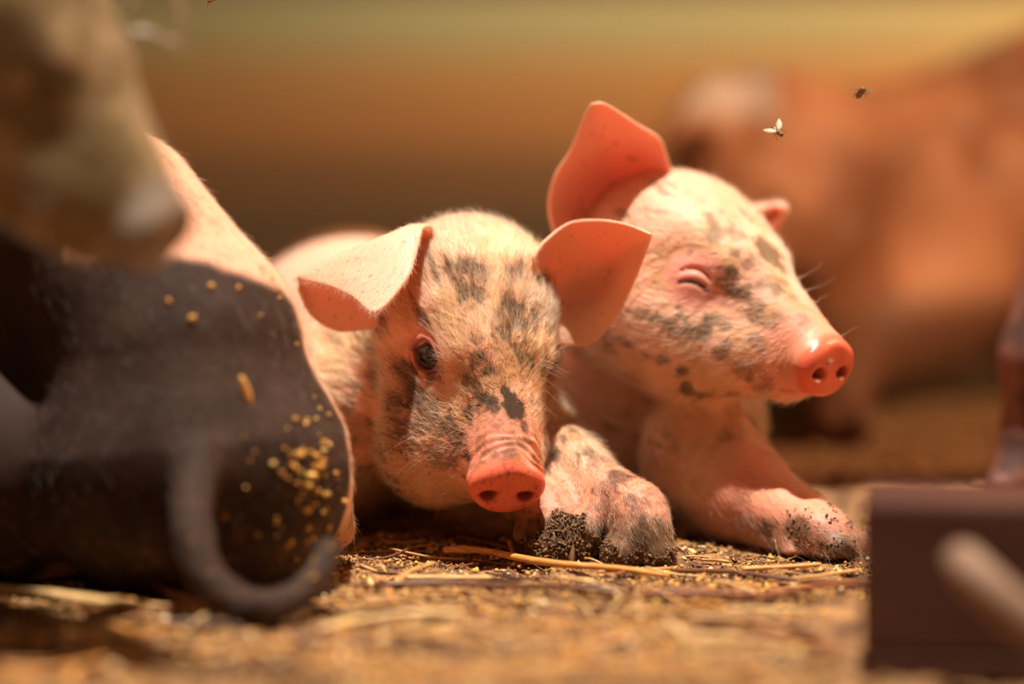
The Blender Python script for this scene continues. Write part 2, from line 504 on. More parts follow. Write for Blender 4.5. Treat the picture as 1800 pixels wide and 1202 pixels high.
def make_piglet(name, label, F, box, h, colour, parent_loc, mat=M_skin, newton=2):
    root = rooted(name, parent_loc, label, 'piglet')
    V, Fq, N = F.mesh(box[0], box[1], h, newton=newton)
    o = meshobj('body', V, Fq, mat, root)
    col, rough, sss = colour(V, N)
    fattr(o.data, 'Col', np.clip(col, 0, 1), 'FLOAT_COLOR'); fattr(o.data, 'rough', rough); fattr(o.data, 'sss', sss)
    return root, o, V, Fq, N

# ================================================================== front piglet (A)
A = Pose((-.0195, .0473, .1224), (16, 43, -4.7), 1.0)
FA = Field()
head(FA, A, eyes=(1, 1))
FA.add(ell(Wp(778, 785, .045), (.039, .04, .037)), .022)
hb = A.w((-45, 0, -4))
FA.add(chain([hb, (-.060, .135, .100), (-.085, .20, .092), (-.105, .28, .094), (-.118, .335, .098)], [.050, .064, .076, .083, .088], .01), .028)
FA.add(ell((-.112, .125, .070), (.046, .06, .062)), .03)
# forelegs: both stretched forward beside the snout
def leg(F, pts, rs, toe_l, toe_r, tr=.0105, k=.012, dew=None):
    F.add(chain(pts, rs, .008), k)
    for t in (toe_l, toe_r): F.add(cap(pts[-1], t, rs[-1]*.8, tr), .005)
    if dew is not None: F.add(cap(dew[0], dew[1], dew[2], dew[2]*.8), .004)
leg(FA, [Wp(925, 760, .10), Wp(1008, 835, .05), Wp(1075, 880, .022), Wp(1112, 905, .01), Wp(1126, 940, 0)], [.030, .0225, .0178, .019, .0185],
    Wp(1092, 975, -.012), Wp(1152, 975, -.010), .0115, .015, (Wp(1060, 880, .012), Wp(1032, 935, -.004), .0085))
leg(FA, [Wp(850, 800, .11), Wp(925, 868, .05), Wp(958, 900, .022), Wp(978, 935, .008)], [.028, .018, .0165, .0165],
    Wp(962, 968, -.006), Wp(1006, 966, -.004), .0112, .015, (Wp(930, 905, .01), Wp(918, 940, 0), .007))
# hind leg tucked by the rump, resting on the floor
FA.add(chain([(-.17, .32, .07), (-.19, .25, .035), (-.185, .19, .02)], [.045, .026, .014], .01), .02)
FA.add(chain([(-.085, .33, .05), (-.065, .25, .03), (-.06, .20, .02)], [.045, .026, .014], .01), .02)
# right ear: a tent, the front flap folded over towards the camera
ridge = [Wp(748, 400, .042), Wp(722, 400, .034), Wp(690, 412, .028), Wp(648, 428, .026), Wp(600, 450, .028), Wp(560, 470, .032), Wp(527, 487, .036)]
flap = [Wp(738, 408, .028), Wp(728, 448, .010), Wp(712, 492, -.002), Wp(662, 547, -.012), Wp(622, 520, .000), Wp(575, 500, .016), Wp(528, 490, .032)]
back = [Wp(712, 556, .040), Wp(700, 566, .045), Wp(676, 570, .050), Wp(640, 577, .054), Wp(590, 578, .055), Wp(548, 552, .050), Wp(526, 508, .040)]
rows = []
for i in range(7):
    r_, f_, b_ = ridge[i], flap[i], back[i]; t = i/6
    up = np.array([0, 0, 1.])*.006*(1-t)
    m1 = (r_*.5+f_*.5)+np.array([0, -.2, .8])*.006*(1-t*.6); m2 = (r_*.5+b_*.5)+np.array([0, 1., .2])*.011*(1-t*.5)
    rows.append([f_, m1, r_, m2, b_])
rows[0] = [Wp(736, 414, .020), Wp(742, 400, .028), Wp(758, 402, .044), Wp(764, 450, .052), Wp(735, 545, .046)]
rows[1][3] = Wp(728, 440, .054)
earAR = Sheet(patch(rows, 44, 44), .0014, .0010)
FA.add(earAR, .004)
# left ear: an open bowl towards the camera, tip curled over
top = [Wp(938, 452, .035), Wp(958, 425, .040), Wp(1000, 394, .046), Wp(1050, 388, .042), Wp(1100, 395, .030), Wp(1143, 412, .014)]
t2 = [Wp(940, 470, .036), Wp(962, 448, .048), Wp(1002, 430, .058), Wp(1055, 418, .054), Wp(1100, 412, .038), Wp(1143, 414, .016)]
mid = [Wp(948, 530, .044), Wp(975, 515, .062), Wp(1012, 495, .070), Wp(1060, 472, .066), Wp(1102, 440, .046), Wp(1143, 417, .018)]
b2 = [Wp(962, 578, .040), Wp(985, 575, .052), Wp(1018, 562, .060), Wp(1062, 530, .058), Wp(1105, 470, .044), Wp(1142, 420, .020)]
bot = [Wp(972, 600, .040), Wp(996, 604, .052), Wp(1036, 602, .060), Wp(1080, 560, .058), Wp(1112, 498, .042), Wp(1141, 424, .022)]
earAL = Sheet(patch([list(x) for x in zip(top, t2, mid, b2, bot)], 44, 44), .0013, .0009)
FA.add(earAL, .004)
FA.cut(lambda P: P[:, 2]-.0005, .001)

A_blobs = [(800, 462, 16, .7), (830, 462, 22, .8), (856, 478, 18, .6), (905, 530, 20, .85), (918, 560, 18, .8), (885, 548, 12, .6), (840, 590, 14, .6), (838, 622, 18, .8), (860, 648, 18, .9),
           (822, 640, 10, .6), (842, 690, 14, .9), (868, 700, 14, .9), (880, 712, 12, .8), (905, 705, 24, 1.3), (900, 690, 18, 1.2), (915, 722, 12, 1), (700, 650, 22, .9), (720, 680, 30, 1), (690, 700, 28, .9), (748, 668, 14, .8),
           (755, 705, 28, .8), (735, 735, 30, .8), (700, 745, 28, .8), (770, 745, 22, .6), (800, 770, 20, .8), (812, 795, 14, 1), (790, 800, 22, .6), (760, 790, 24, .5), (928, 745, 12, .8), (905, 772, 26, .5), (895, 795, 20, .5), (940, 700, 10, .7), (962, 650, 12, 1),
           (1060, 800, 26, .5), (1085, 830, 26, .8), (1060, 850, 30, .6), (1100, 872, 14, .6), (1040, 790, 12, .7), (1130, 900, 18, .5), (1150, 930, 16, .5), (1130, 965, 60, 1.0), (1090, 970, 30, 1.), (990, 960, 46, 1.3), (960, 930, 34, 1), (1010, 930, 22, .8), (985, 900, 18, .4)]
def streaks(q):
    z = fbm(q*np.array([.30, 1.1, 1.1]), .16, 71, 3)
    return sstep(.56, .66, z)*sstep(.40, .55, fbm(q, .035, 73, 2))*sstep(-62, -35, q[:, 0])*sstep(84, 66, q[:, 0])
def colA(V, N):
    q = A.loc(V); n1 = fbm(V, 60, 1); n2 = fbm(V, 500, 5, 2)
    col = np.repeat(PINK[None], len(V), 0)
    inhead = sstep(-70, -30, q[:, 0])
    col = mixc(col, PALE, .6*(1-inhead)*sstep(.02, .15, V[:, 2])+.25*inhead*n1)
    # scurf / stained hide on the face
    col = mixc(col, lin(178, 128, 86), inhead*.75*sstep(.25, .55, n1))
    # pink round the eye
    for s in (-1, 1):
        d = np.linalg.norm(q-np.array([EYE[0]+3, EYE[1]*s, EYE[2]]), axis=1)
        col = mixc(col, lin(214, 128, 112), .8*sstep(24, 13, d))
        col = mixc(col, lin(196, 108, 110), .8*sstep(12.2, 10.5, d))
    dist = q-np.array([99, 0, -13.])
    sn = sstep(-7, -1, dist[:, 0])*sstep(26, 24, np.hypot(dist[:, 1], dist[:, 2]))
    wr = sstep(64, 86, q[:, 0]+.5*q[:, 2])*(1-sn)
    col = mixc(col, lin(226, 142, 116), .85*wr); 
    col = mixc(col, lin(130, 82, 52), .6*wr*sstep(.5, .62, fbm(V, 300, 9, 3)))
    col = mixc(col, SNOUT, sn)
    col = mixc(col, lin(150, 62, 50), .5*sn*sstep(.68, .74, fbm(V, 420, 12, 2)))
    for s in (-1, 1):
        d = np.linalg.norm((q-np.array([103, 11.5*s, -16.5]))/np.array([1.6, 1.2, 1]), axis=1)
        col = mixc(col, lin(96, 36, 30), .75*sstep(5.2, 3.4, d))
    e = np.zeros(len(V)); 
    for sh in (earAR, earAL):
        m, u, side = sh.near(V, .0022); e = np.maximum(e, m)
    col = mixc(col, lin(238, 184, 156), e)
    col = mixc(col, lin(150, 96, 50), e*.7*sstep(.75, .82, fbm(V, 420, 21, 2)))
    m = blobs(V, N, A_blobs, 3)
    m = np.maximum(m, .75*streaks(q))
    m = np.clip(m*(.75+.5*fbm(V, 420, 44, 2)), 0, 1)*(1-sn)*(1-e)
    specks = sstep(.74, .80, n2)*.7*(1-sn*.4)*inhead*(1-e)
    col = mixc(col, MUD*.8, np.maximum(m, specks*.8))
    hoof = sstep(.036, .018, V[:, 2])*(V[:, 0] > 0)
    col = mixc(col, lin(96, 66, 42), .85*hoof)
    rough = .5-.2*sn+.25*m*(1-sn)+.2*hoof
    sss = np.clip(.3+.3*e-.1*sn-m*.4, 0, 1)
    return col, rough, sss
pigA, bodyA, VA, QA, NA = make_piglet('piglet', 'pale muddy piglet lying head-on in the middle, dark eye open, one ear folded over', FA,
    ((-.24, -.05, -.004), (.14, .45, .215)), .0011, colA, (-.08, .2, 0))
muA = blobs(VA, NA, A_blobs, 3)
eyeball(A, -1, pigA); eyeball(A, 1, pigA)

qA = A.loc(VA)
headm = sstep(-75, -40, qA[:, 0])
earM = np.zeros(len(VA)); earS = np.zeros(len(VA))
for sh in (earAR, earAL):
    m, u, side = sh.near(VA, .003); earM = np.maximum(earM, m); 
    earS = np.where(m > 0, side, earS)
earRm, _, sideR = earAR.near(VA, .003)
densA = np.ones(len(VA))*(.25+.75*headm)
dist = qA-np.array([99, 0, -13.])
densA *= 1-sstep(68, 84, qA[:, 0]+.6*qA[:, 2])*.6
legA_ = (VA[:, 0] > .012) & (VA[:, 1] < .07) & (VA[:, 2] < .09) & (np.linalg.norm(qA-np.array([70, 0, -15]), axis=1) > 46)
densA *= (qA[:, 0] < 91)
for s in (-1, 1):
    d = np.linalg.norm(qA-np.array([EYE[0], EYE[1]*s, EYE[2]]), axis=1)
    densA *= .12+.88*sstep(12, 20, d)
densA = np.where(earM > 0, .45, densA)
densA = np.where(legA_, .9, densA)
densA *= 1-.6*sstep(.02, .008, VA[:, 2])
densA *= np.where(VA[:, 1] > .22, .25, 1)
def flowA(P, n):
    q = A.loc(P)
    d = q-np.array([95, 0, 10.])
    d[:, 1] *= .9; d[:, 2] *= .7
    d /= np.linalg.norm(d, axis=1)[:, None]
    wd = d@A.R.T
    back = P-np.array([-.03, -.03, .12]); back /= np.linalg.norm(back, axis=1)[:, None]
    onleg = ((P[:, 0] > .01) & (P[:, 2] < .075) & (q[:, 1] > 20))[:, None]
    wd = np.where(onleg, np.array([[.35, -.3, -.9]]), wd)
    # ears: hair runs outwards to the tip
    m, u, s = earAR.near(P, .003); wd = np.where(m[:, None] > 0, np.array([[-.35, -.2, -1.]]), wd)
    m, u, s = earAL.near(P, .003); wd = np.where(m[:, None] > 0, np.array([[1, -.2, .1]]), wd)
    return wd
def lenA(P):
    q = A.loc(P); L = .0065+.005*sstep(-60, 40, -np.abs(q[:, 0]+5))+.0*P[:, 0]
    L = .0105-.0055*sstep(40, 80, q[:, 0])-.0033*sstep(66, 84, q[:, 0]+.6*q[:, 2])*(np.linalg.norm(q-np.array([70, 0, -15]), axis=1) < 46)+.003*sstep(10, -25, q[:, 2])*sstep(60, 20, q[:, 0])
    m, u, s = earAR.near(P, .003); L = np.where(m > 0, .0048, L)
    m, u, s = earAL.near(P, .003); L = np.where(m > 0, .003, L)
    for s in (-1, 1):
        d = np.linalg.norm(q-np.array([EYE[0], EYE[1]*s, EYE[2]]), axis=1); L = np.where(d < 17, .0045, L)
    return L
blobA_pts = [(surf_at(VA, NA, b[0], b[1]), b[2]/3000., b[3]) for b in A_blobs]
def hcolA(P, r):
    m = np.zeros(len(P)); nz = fbm(P, 170, 3, 3)
    for c, rad, s in blobA_pts:
        if c is None: continue
        d = np.linalg.norm(P-c, axis=1)/rad
        m = np.maximum(m, min(s, 1)*sstep(1.3, .5, d+(nz-.5)*2.4))
    tip = r.random(len(P))
    c = CREAM[None]*(r.uniform(.5, 1.1, len(P))[:, None])
    c = mixc(c, lin(206, 156, 88), .75*sstep(.42, .66, fbm(P, 55, 77, 3)+.15*(r.random(len(P))-.5)))
    q = A.loc(P); c = mixc(c, lin(188, 128, 70), .6*sstep(10, 60, q[:, 0])*r.random(len(P)))
    m2, u2, s2 = earAR.near(P, .003); c = np.where(m2[:, None] > 0, lin(246, 206, 190)[None], c)
    m = np.maximum(m, .8*streaks(q)*(m2 < .5))
    dark = (m*.85 > r.random(len(P)))
    return np.clip(np.where(dark[:, None], lin(66, 40, 22)[None]*r.uniform(.5, 1.6, len(P))[:, None], c), 0, .95)
fur('fur', pigA, VA, QA, NA, densA, 90000, lenA, .00012, flowA, hcolA, seed=2, lift=.17, wild=.3, clump=.7)
# whiskers and lashes
r = np.random.default_rng(5); wl = []
for px, py, dx, dy, L in [(700, 690, -1, .1, .022), (690, 720, -1, .2, .024), (720, 760, -1, .35, .026), (735, 800, -1, .5, .025), (760, 820, -.8, .7, .02), (720, 690, -1, -.05, .02),
                          (958, 640, 1, .15, .018), (962, 655, 1, .3, .024), (960, 670, 1, .5, .026), (958, 690, 1, .6, .022), (955, 700, 1, .55, .02), (960, 645, 1, 0, .022),
                          (800, 840, -.9, .4, .016), (790, 860, -.8, .6, .015), (770, 780, -1, .3, .022), (750, 740, -1, .2, .02), (705, 640, -1, -.1, .014), (720, 600, -1, -.2, .01), (730, 870, -.3, 1, .012), (800, 895, -.2, 1, .012), (770, 885, -.3, 1, .012)]:
    for k in range(2):
        c = surf_at(VA, NA, px+r.uniform(-6, 6), py+r.uniform(-6, 6))
        if c is None: continue
        d = np.array([dx, -.35+.2*r.normal(), -dy]); d /= np.linalg.norm(d); L2 = L*r.uniform(.7, 1.2)
        wl.append(([c+d*L2*t+np.array([0, 0, -1])*L2*.25*t*t+np.array([.1, 0, .1])*r.normal()*L2*.3*t*t for t in np.linspace(0, 1, 7)], .00010))
strands('whiskers', pigA, wl, col=lin(230, 190, 140))
fr = []
for curve, dv, n_, Lr in ((flap, (-.15, -.25, -1.), 420, .0042), (ridge, (-.2, .1, 1.), 130, .0022), ([rw[1] for rw in rows][:1]+[Wp(758, 402, .044), Wp(764, 450, .052)], (.8, 0, .6), 60, .003)):
    for p_ in crom(curve, r.random(n_)):
        d = np.array(dv)+r.normal(size=3)*.35; d /= np.linalg.norm(d); L2 = Lr*r.uniform(.5, 1.2); b2_ = r.normal(size=3)*.2
        p_ = p_+r.normal(size=3)*.0005
        fr.append(([p_+L2*(d*t+b2_*t*t) for t in np.linspace(0, 1, 5)], .00008))
strands('ear_fringe', pigA, fr, col=lin(250, 226, 190))['kind'] = 'stuff'
for s in (-1,):
    n, u, v = eye_axes(s); c = np.array([EYE[0], EYE[1]*s, EYE[2]], float); ls = []
    for a in np.linspace(-5, 2.5, 4):
        p0 = c+n*10.2+u*a*1.3+v*(7.2*math.sqrt(max(0, 1-(a/9.)**2)))
        L = r.uniform(4.5, 8)
        ls.append(([A.w(p0+L*(n*(.75*t)-v*(.9*t*t)+v*.25*t+u*(a*.03+.1)*t)) for t in np.linspace(0, 1, 7)], .00009))
    strands('eyelashes', pigA, ls, col=lin(250, 235, 200))
def mudhoof(parent, cs, n, size, seed):
    return clods('caked_mud', parent, cs, n, size, seed, [lin(112, 78, 50), lin(88, 60, 38), lin(128, 92, 58), lin(146, 108, 68), lin(98, 68, 44), lin(104, 72, 46)], M_wetmud)
def hoof_centers(V, N, cond, n, seed, out=.0006):
    r = np.random.default_rng(seed); idx = np.nonzero(cond)[0]; idx = r.choice(idx, min(n, len(idx)), replace=False)
    return [(V[i]+N[i]*out, N[i], .0008) for i in idx]
cs = hoof_centers(VA, NA, (VA[:, 0] > .005) & (VA[:, 1] < .03) & (VA[:, 2] < np.where(VA[:, 0] > .043, -.004, .012)+.032*fbm(VA, 60, 91, 3)) & (NA[:, 2] > -.6) & (np.linalg.norm(dist, axis=1) > 34), 1800, 3)
props(mudhoof(pigA, cs, 3600, .0007, 4), label='wet dark mud caked over the hooves')
settle(pigA)

# ================================================================== second piglet (B), asleep
B = Pose((.1245, .104, .1600), (46, 21, -1), 1.03)
FB = Field()
head(FB, B, eyes=(1, 1), closed=True, fat=1.12, wrinkle=.35)
FB.add(B.op(ell((-2, -24, -38), (54, 30, 34))), .02)
FB.add(chain([B.w((-45, 0, -8)), (.085, .225, .10), (.085, .31, .098), (.09, .40, .095)], [.054, .068, .078, .080], .01), .03)
FB.add(ell(Wp(1190, 735, .19), (.058, .048, .046)), .03)
leg(FB, [Wp(1235, 800, .11), Wp(1300, 868, .085), Wp(1395, 925, .05), Wp(1440, 945, .03)], [.040, .0315, .0225, .020],
    Wp(1478, 972, .012), Wp(1500, 962, .03), .0115, .02, (Wp(1385, 950, .03), Wp(1392, 975, .02), .008))
FB.add(chain([(.12, .40, .07), (.14, .34, .03), (.14, .30, .02)], [.04, .024, .014], .01), .02)
FB.add(chain([(.055, .40, .06), (.045, .33, .03), (.045, .29, .02)], [.04, .024, .014], .01), .02)
# near ear: tall open leaf, pointed tip
e0 = [Wp(1085, 440, .095), Wp(1130, 440, .10), Wp(1165, 400, .108), Wp(1182, 372, .112), Wp(1190, 340, .108)]
e1 = [Wp(995, 430, .100), Wp(1050, 420, .128), Wp(1110, 385, .140), Wp(1155, 345, .130), Wp(1182, 318, .108)]
e2 = [Wp(967, 375, .098), Wp(1020, 365, .126), Wp(1080, 335, .140), Wp(1135, 300, .128), Wp(1172, 282, .104)]
e3 = [Wp(975, 315, .092), Wp(1015, 305, .112), Wp(1070, 285, .124), Wp(1125, 264, .114), Wp(1157, 245, .096)]
e4 = [Wp(1006, 262, .086), Wp(1030, 255, .094), Wp(1062, 243, .100), Wp(1100, 230, .094), Wp(1122, 222, .086)]
e5 = [Wp(1026, 212, .072), Wp(1035, 205, .074), Wp(1050, 200, .075), Wp(1072, 197, .074), Wp(1086, 198, .074)]
e6 = [Wp(1040, 185, .064), Wp(1046, 183, .064), Wp(1054, 182, .064), Wp(1062, 184, .064), Wp(1068, 187, .065)]
earBR = Sheet(patch([e0, e1, e2, e3, e4, e5, e6], 50, 44), .0016, .0011)
FB.add(earBR, .005)
# far ear, only its end shows past the forehead
g0 = [Wp(1290, 380, .16), Wp(1310, 372, .17), Wp(1320, 388, .16)]
g1 = [Wp(1330, 372, .155), Wp(1338, 366, .17), Wp(1342, 400, .16)]
g2 = [Wp(1366, 362, .15), Wp(1374, 366, .165), Wp(1366, 396, .155)]
g3 = [Wp(1374, 366, .145), Wp(1378, 372, .15), Wp(1372, 386, .15)]
earBL = Sheet(patch([g0, g1, g2, g3], 24, 20), .003, .0022)
FB.add(earBL, .004)
FB.cut(lambda P: P[:, 2]-.0005, .001)
B_blobs = [(1262, 408, 18, .7), (1290, 402, 22, .7), (1345, 425, 24, 1.), (1365, 440, 26, 1.1), (1382, 462, 18, 1), (1298, 440, 16, .9), (1320, 452, 18, .7), (1275, 505, 20, .7), (1300, 515, 26, .9), (1322, 540, 22, .7), (1345, 500, 18, .6),
           (1235, 575, 24, 1), (1205, 580, 22, .7), (1180, 570, 16, .5), (1262, 560, 20, .6), (1375, 500, 22, .7), (1400, 520, 16, .6), (1350, 560, 22, .5), (1265, 625, 18, .6), (1195, 655, 12, 1), (1205, 690, 18, 1.1), (1235, 700, 14, 1), (1165, 640, 12, .8),
           (1330, 600, 18, .5), (1310, 660, 26, .7), (1340, 690, 26, .6), (1290, 700, 22, .5), (1330, 735, 20, 1.2), (1280, 760, 16, .4), (1420, 560, 14, .5), (1440, 590, 10, .7), (1185, 400, 8, .5), (1340, 925, 20, .7), (1395, 920, 26, .8), (1300, 880, 16, .5), (1470, 975, 46, 1), (1210, 440, 8, .5), (1290, 480, 12, .9)]
def colB(V, N):
    q = B.loc(V); n1 = fbm(V, 60, 101)
    col = np.repeat(PINK[None], len(V), 0); inhead = sstep(-70, -30, q[:, 0])
    col = mixc(col, lin(238, 190, 160), .7*inhead*sstep(.3, .6, n1))
    col = mixc(col, lin(206, 156, 104), .7*inhead*sstep(.45, .68, fbm(V, 90, 107, 3))*sstep(-20, 10, q[:, 0]))
    for s in (-1, 1):
        d = np.linalg.norm(q-np.array([EYE[0]+3, EYE[1]*s, EYE[2]]), axis=1)
        col = mixc(col, lin(232, 150, 138), .85*sstep(26, 14, d))
    n, u, v = eye_axes(-1, True); qq = q-np.array([EYE[0], -EYE[1], EYE[2]]); a = qq@u; b = qq@v+1.5+.035*a*a
    col = mixc(col, lin(84, 48, 34), .85*sstep(1.8, .7, np.hypot(b, np.maximum(np.abs(a)-8, 0)))*(qq@n > 5))
    dist = q-np.array([99, 0, -13.]); sn = sstep(-7, -1, dist[:, 0])*sstep(26, 24, np.hypot(dist[:, 1], dist[:, 2]))
    col = mixc(col, lin(232, 140, 112), .7*sstep(55, 84, q[:, 0])*(1-sn)); col = mixc(col, SNOUT, sn)
    for s in (-1, 1):
        d = np.linalg.norm((q-np.array([103, 11.5*s, -16.5]))/np.array([1.6, 1.2, 1]), axis=1)
        col = mixc(col, lin(110, 40, 32), .6*sstep(6, 3, d))
    e = np.zeros(len(V))
    for sh in (earBR, earBL):
        m, uu, side = sh.near(V, .0026); e = np.maximum(e, m)
    col = mixc(col, lin(238, 172, 148), e)
    col = mixc(col, lin(120, 70, 44), e*.7*sstep(.76, .82, fbm(V, 200, 121, 2)))
    m = np.maximum(blobs(V, N, B_blobs, 103), .7*streaks(q+37)*(1-e)); m = np.clip(m*(.8+.5*fbm(V, 380, 144, 2)), 0, .95)*(1-sn)
    col = mixc(col, lin(112, 82, 56), m)
    col = mixc(col, MUD, .6*sstep(.03, .012, V[:, 2])*(V[:, 0] > .1))
    return col, .5-.18*sn, np.clip(.3+.3*e+.15*sn-m*.4, 0, 1)
pigB, bodyB, VB, QB, NB = make_piglet('piglet', 'sleeping pink piglet with eyes shut, snout pointing right, tall glowing ear', FB,
    ((-.02, 0, -.004), (.27, .50, .285)), .0015, colB, (.09, .25, 0), newton=1)
qB = B.loc(VB); distB = qB-np.array([99, 0, -13.])
densB = np.ones(len(VB))*(.15+.85*sstep(-75, -40, qB[:, 0]))*(1-sstep(76, 90, qB[:, 0]+.4*qB[:, 2])*.85)*(qB[:, 0] < 91)
densB = np.where((VB[:, 0] > .12) & (VB[:, 2] < .075) & (VB[:, 1] < .12) & (qB[:, 2] < -45), .8, densB)
dE = np.linalg.norm(qB-np.array([EYE[0], -EYE[1], EYE[2]]), axis=1); densB *= .12+.88*sstep(14, 26, dE)
def flowB(P, n):
    q = B.loc(P); d = q-np.array([95, 0, 10.]); d /= np.linalg.norm(d, axis=1)[:, None]
    wd = d@B.R.T
    for sh in (earBR,):
        m, u, s = sh.near(P, .003); wd = np.where(m[:, None] > 0, np.array([[-.3, -.1, 1.]]), wd)
    legm = ((P[:, 2] < .07) & (q[:, 2] < -40))[:, None]
    return np.where(legm, np.array([[.8, -.2, -.3]]), wd)
def lenB(P):
    q = B.loc(P); L = .008-.003*sstep(40, 80, q[:, 0])+.003*sstep(10, -25, q[:, 2])
    m, u, s = earBR.near(P, .003); return np.where(m > 0, .003, L)
ptsB = [(surf_at(VB, NB, b[0], b[1]), b[2]/3000., b[3]) for b in B_blobs]
def hcolB(P, r):
    m = np.zeros(len(P)); nz = fbm(P, 170, 103, 3)
    for c, rad, s in ptsB:
        if c is not None: m = np.maximum(m, min(s, 1)*sstep(1.2, .5, np.linalg.norm(P-c, axis=1)/rad+(nz-.5)*2.4))
    c = lin(238, 198, 156)[None]*(r.uniform(.75, 1.05, len(P))[:, None]); c = mixc(c, lin(200, 142, 84), .6*sstep(.45, .68, fbm(P, 90, 107, 3)))
    return np.clip(np.where((m > r.random(len(P)))[:, None], lin(84, 64, 46)[None]*r.uniform(.7, 1.5, len(P))[:, None], c), 0, .95)
fur('fur', pigB, VB, QB, NB, densB, 34000, lenB, .00011, flowB, hcolB, seed=12, lift=.2, wild=.35)
wl = []
for px, py, dx, dy, L in [(1415, 500, 1, -.2, .022), (1405, 480, 1, -.35, .02), (1418, 520, 1, .0, .018), (1462, 590, 1, -.3, .02), (1330, 735, .2, 1, .015), (1300, 700, -.3, 1, .015)]:
    c = surf_at(VB, NB, px, py, 14)
    if c is None: continue
    d = np.array([dx, -.1, -dy]); d /= np.linalg.norm(d)
    for k in range(3):
        wl.append(([c+d*L*t+r.normal(size=3)*L*.06*t+np.array([0, 0, 1])*L*.2*t*t for t in np.linspace(0, 1, 6)], .00012))
n, u, v = eye_axes(-1, True); c = np.array([EYE[0], -EYE[1], EYE[2]], float); ls = []
for a in np.linspace(-7, 7, 13):
    p0 = c+n*(math.sqrt(12.3**2-a*a)-.4)+u*a+v*(-1.2-.035*a*a)
    ls.append(([B.w(p0+3.2*(n*(.8*t)-v*(.9*t*t)+u*a*.04*t)) for t in np.linspace(0, 1, 6)], .00014))
strands('eyelashes', pigB, ls, col=lin(120, 84, 56))
strands('whiskers', pigB, wl, col=lin(230, 190, 140))
cs = hoof_centers(VB, NB, (VB[:, 2] < .028) & (VB[:, 0] > .165) & (VB[:, 1] < .06), 400, 6)
if cs: props(mudhoof(pigB, cs, 420, .0007, 8), label='dark mud stuck on the hoof')
settle(pigB)

# ================================================================== black-and-pink piglet seen from behind (D)
FD = Field()
def Rpx(px, Y): return px*(Y-CY)/FPX
FD.add(chain([Wp(318, 785, -.075), Wp(305, 620, -.07), Wp(172, 412, -.06)], [Rpx(272, -.075), Rpx(222, -.07), Rpx(198, -.06)], .01), .02)
FD.add(ell(Wp(60, 800, -.02), (Rpx(215, -.02), .10, Rpx(235, -.02))), .012)
FD.add(ell(Wp(470, 850, -.075), (Rpx(130, -.08), .055, Rpx(170, -.08))), .03)
FD.add(chain([Wp(40, 500, .0), Wp(-200, 420, .05), Wp(-420, 460, .06)], [.08, .09, .07], .01), .03)
FD.cut(cap(Wp(235, 480, -.175), Wp(225, 980, -.17), .006, .010), .02)
tp = [Wp(352, 800, -.150), Wp(338, 870, -.168), Wp(340, 945, -.186), Wp(368, 1022, -.196), Wp(430, 1064, -.198), Wp(500, 1060, -.190), Wp(552, 1018, -.176), Wp(578, 960, -.160)]
tt = crom(tp, np.linspace(0, 1, 30))
FD.add(chain(list(tt), list(np.linspace(.0098, .0046, 30)), .006), .008)
FD.add(cap(Wp(560, 860, -.04), Wp(592, 930, -.02), .016, .011), .02)
FD.cut(lambda P: P[:, 2]-.0005, .001)
def colD(V, N):
    n1 = fbm(V, 40, 201); n2 = fbm(V, 260, 211, 3)
    pj = proj(Wp(0, 0, 0)[None])
    # the pink side is the far side of the back: a real patch edge running up along the flank
    t = V[:, 1]+.30*(V[:, 2]-.20)*(V[:, 2] > .2)+(n1-.5)*.022
    pink = sstep(-.086, -.070, V[:, 1]+.45*np.maximum(V[:, 2]-.150, 0)*0+(n1-.5)*.03+np.maximum(V[:, 2]-.155, 0)*1.6*(V[:, 0] > -.24))
    pink = pink*sstep(-.275, -.25, V[:, 0])
    col = np.repeat(lin(54, 36, 29)[None], len(V), 0)
    col = mixc(col, lin(74, 54, 46), .6*sstep(.45, .7, n1))
    col = mixc(col, lin(236, 176, 146), pink)
    col = mixc(col, lin(120, 84, 48), .5*sstep(.62, .7, n2)*sstep(.09, .02, V[:, 2]))
    return col, np.full(len(V), .75), .3*pink
pigD, bodyD, VD, QD, ND = make_piglet('piglet', 'black and pink piglet turned away in the left foreground, its dark tail curling down', FD,
    ((-.62, -.235, -.004), (-.06, .16, .30)), .0026, colD, (-.19, -.07, 0), mat=M_skin_far, newton=1)
cs = []
rr = np.random.default_rng(31)
for px, py, rad in [(340, 558, 3), (302, 530, 2.5), (385, 560, 2), (372, 498, 2.6), (462, 556, 3), (480, 485, 2.5), (474, 470, 2), (495, 520, 2.3), (492, 510, 2), (425, 500, 1.6), (556, 690, 2), (436, 856, 2), (400, 910, 3), (456, 975, 2.6), (523, 600, 2)]:
    c = surf_at(VD, ND, px, py, 6)
    if c is not None: cs.append((c, None, .0008))
for k in range(90):
    px, py = rr.normal(555, 26), rr.normal(850, 75); c = surf_at(VD, ND, px, py, 6)
    if c is not None: cs.append((c, None, .001))
for k in range(30):
    px, py = rr.uniform(420, 560), rr.uniform(760, 960); c = surf_at(VD, ND, px, py, 6)
    if c is not None: cs.append((c, None, .001))
props(clods('stuck_crumbs', pigD, cs, 300, .0014, 9, [lin(214, 160, 84), lin(190, 132, 66), lin(230, 190, 110)], M_crumb), label='pale grain crumbs stuck to the hide')
c = surf_at(VD, ND, 440, 685, 6)
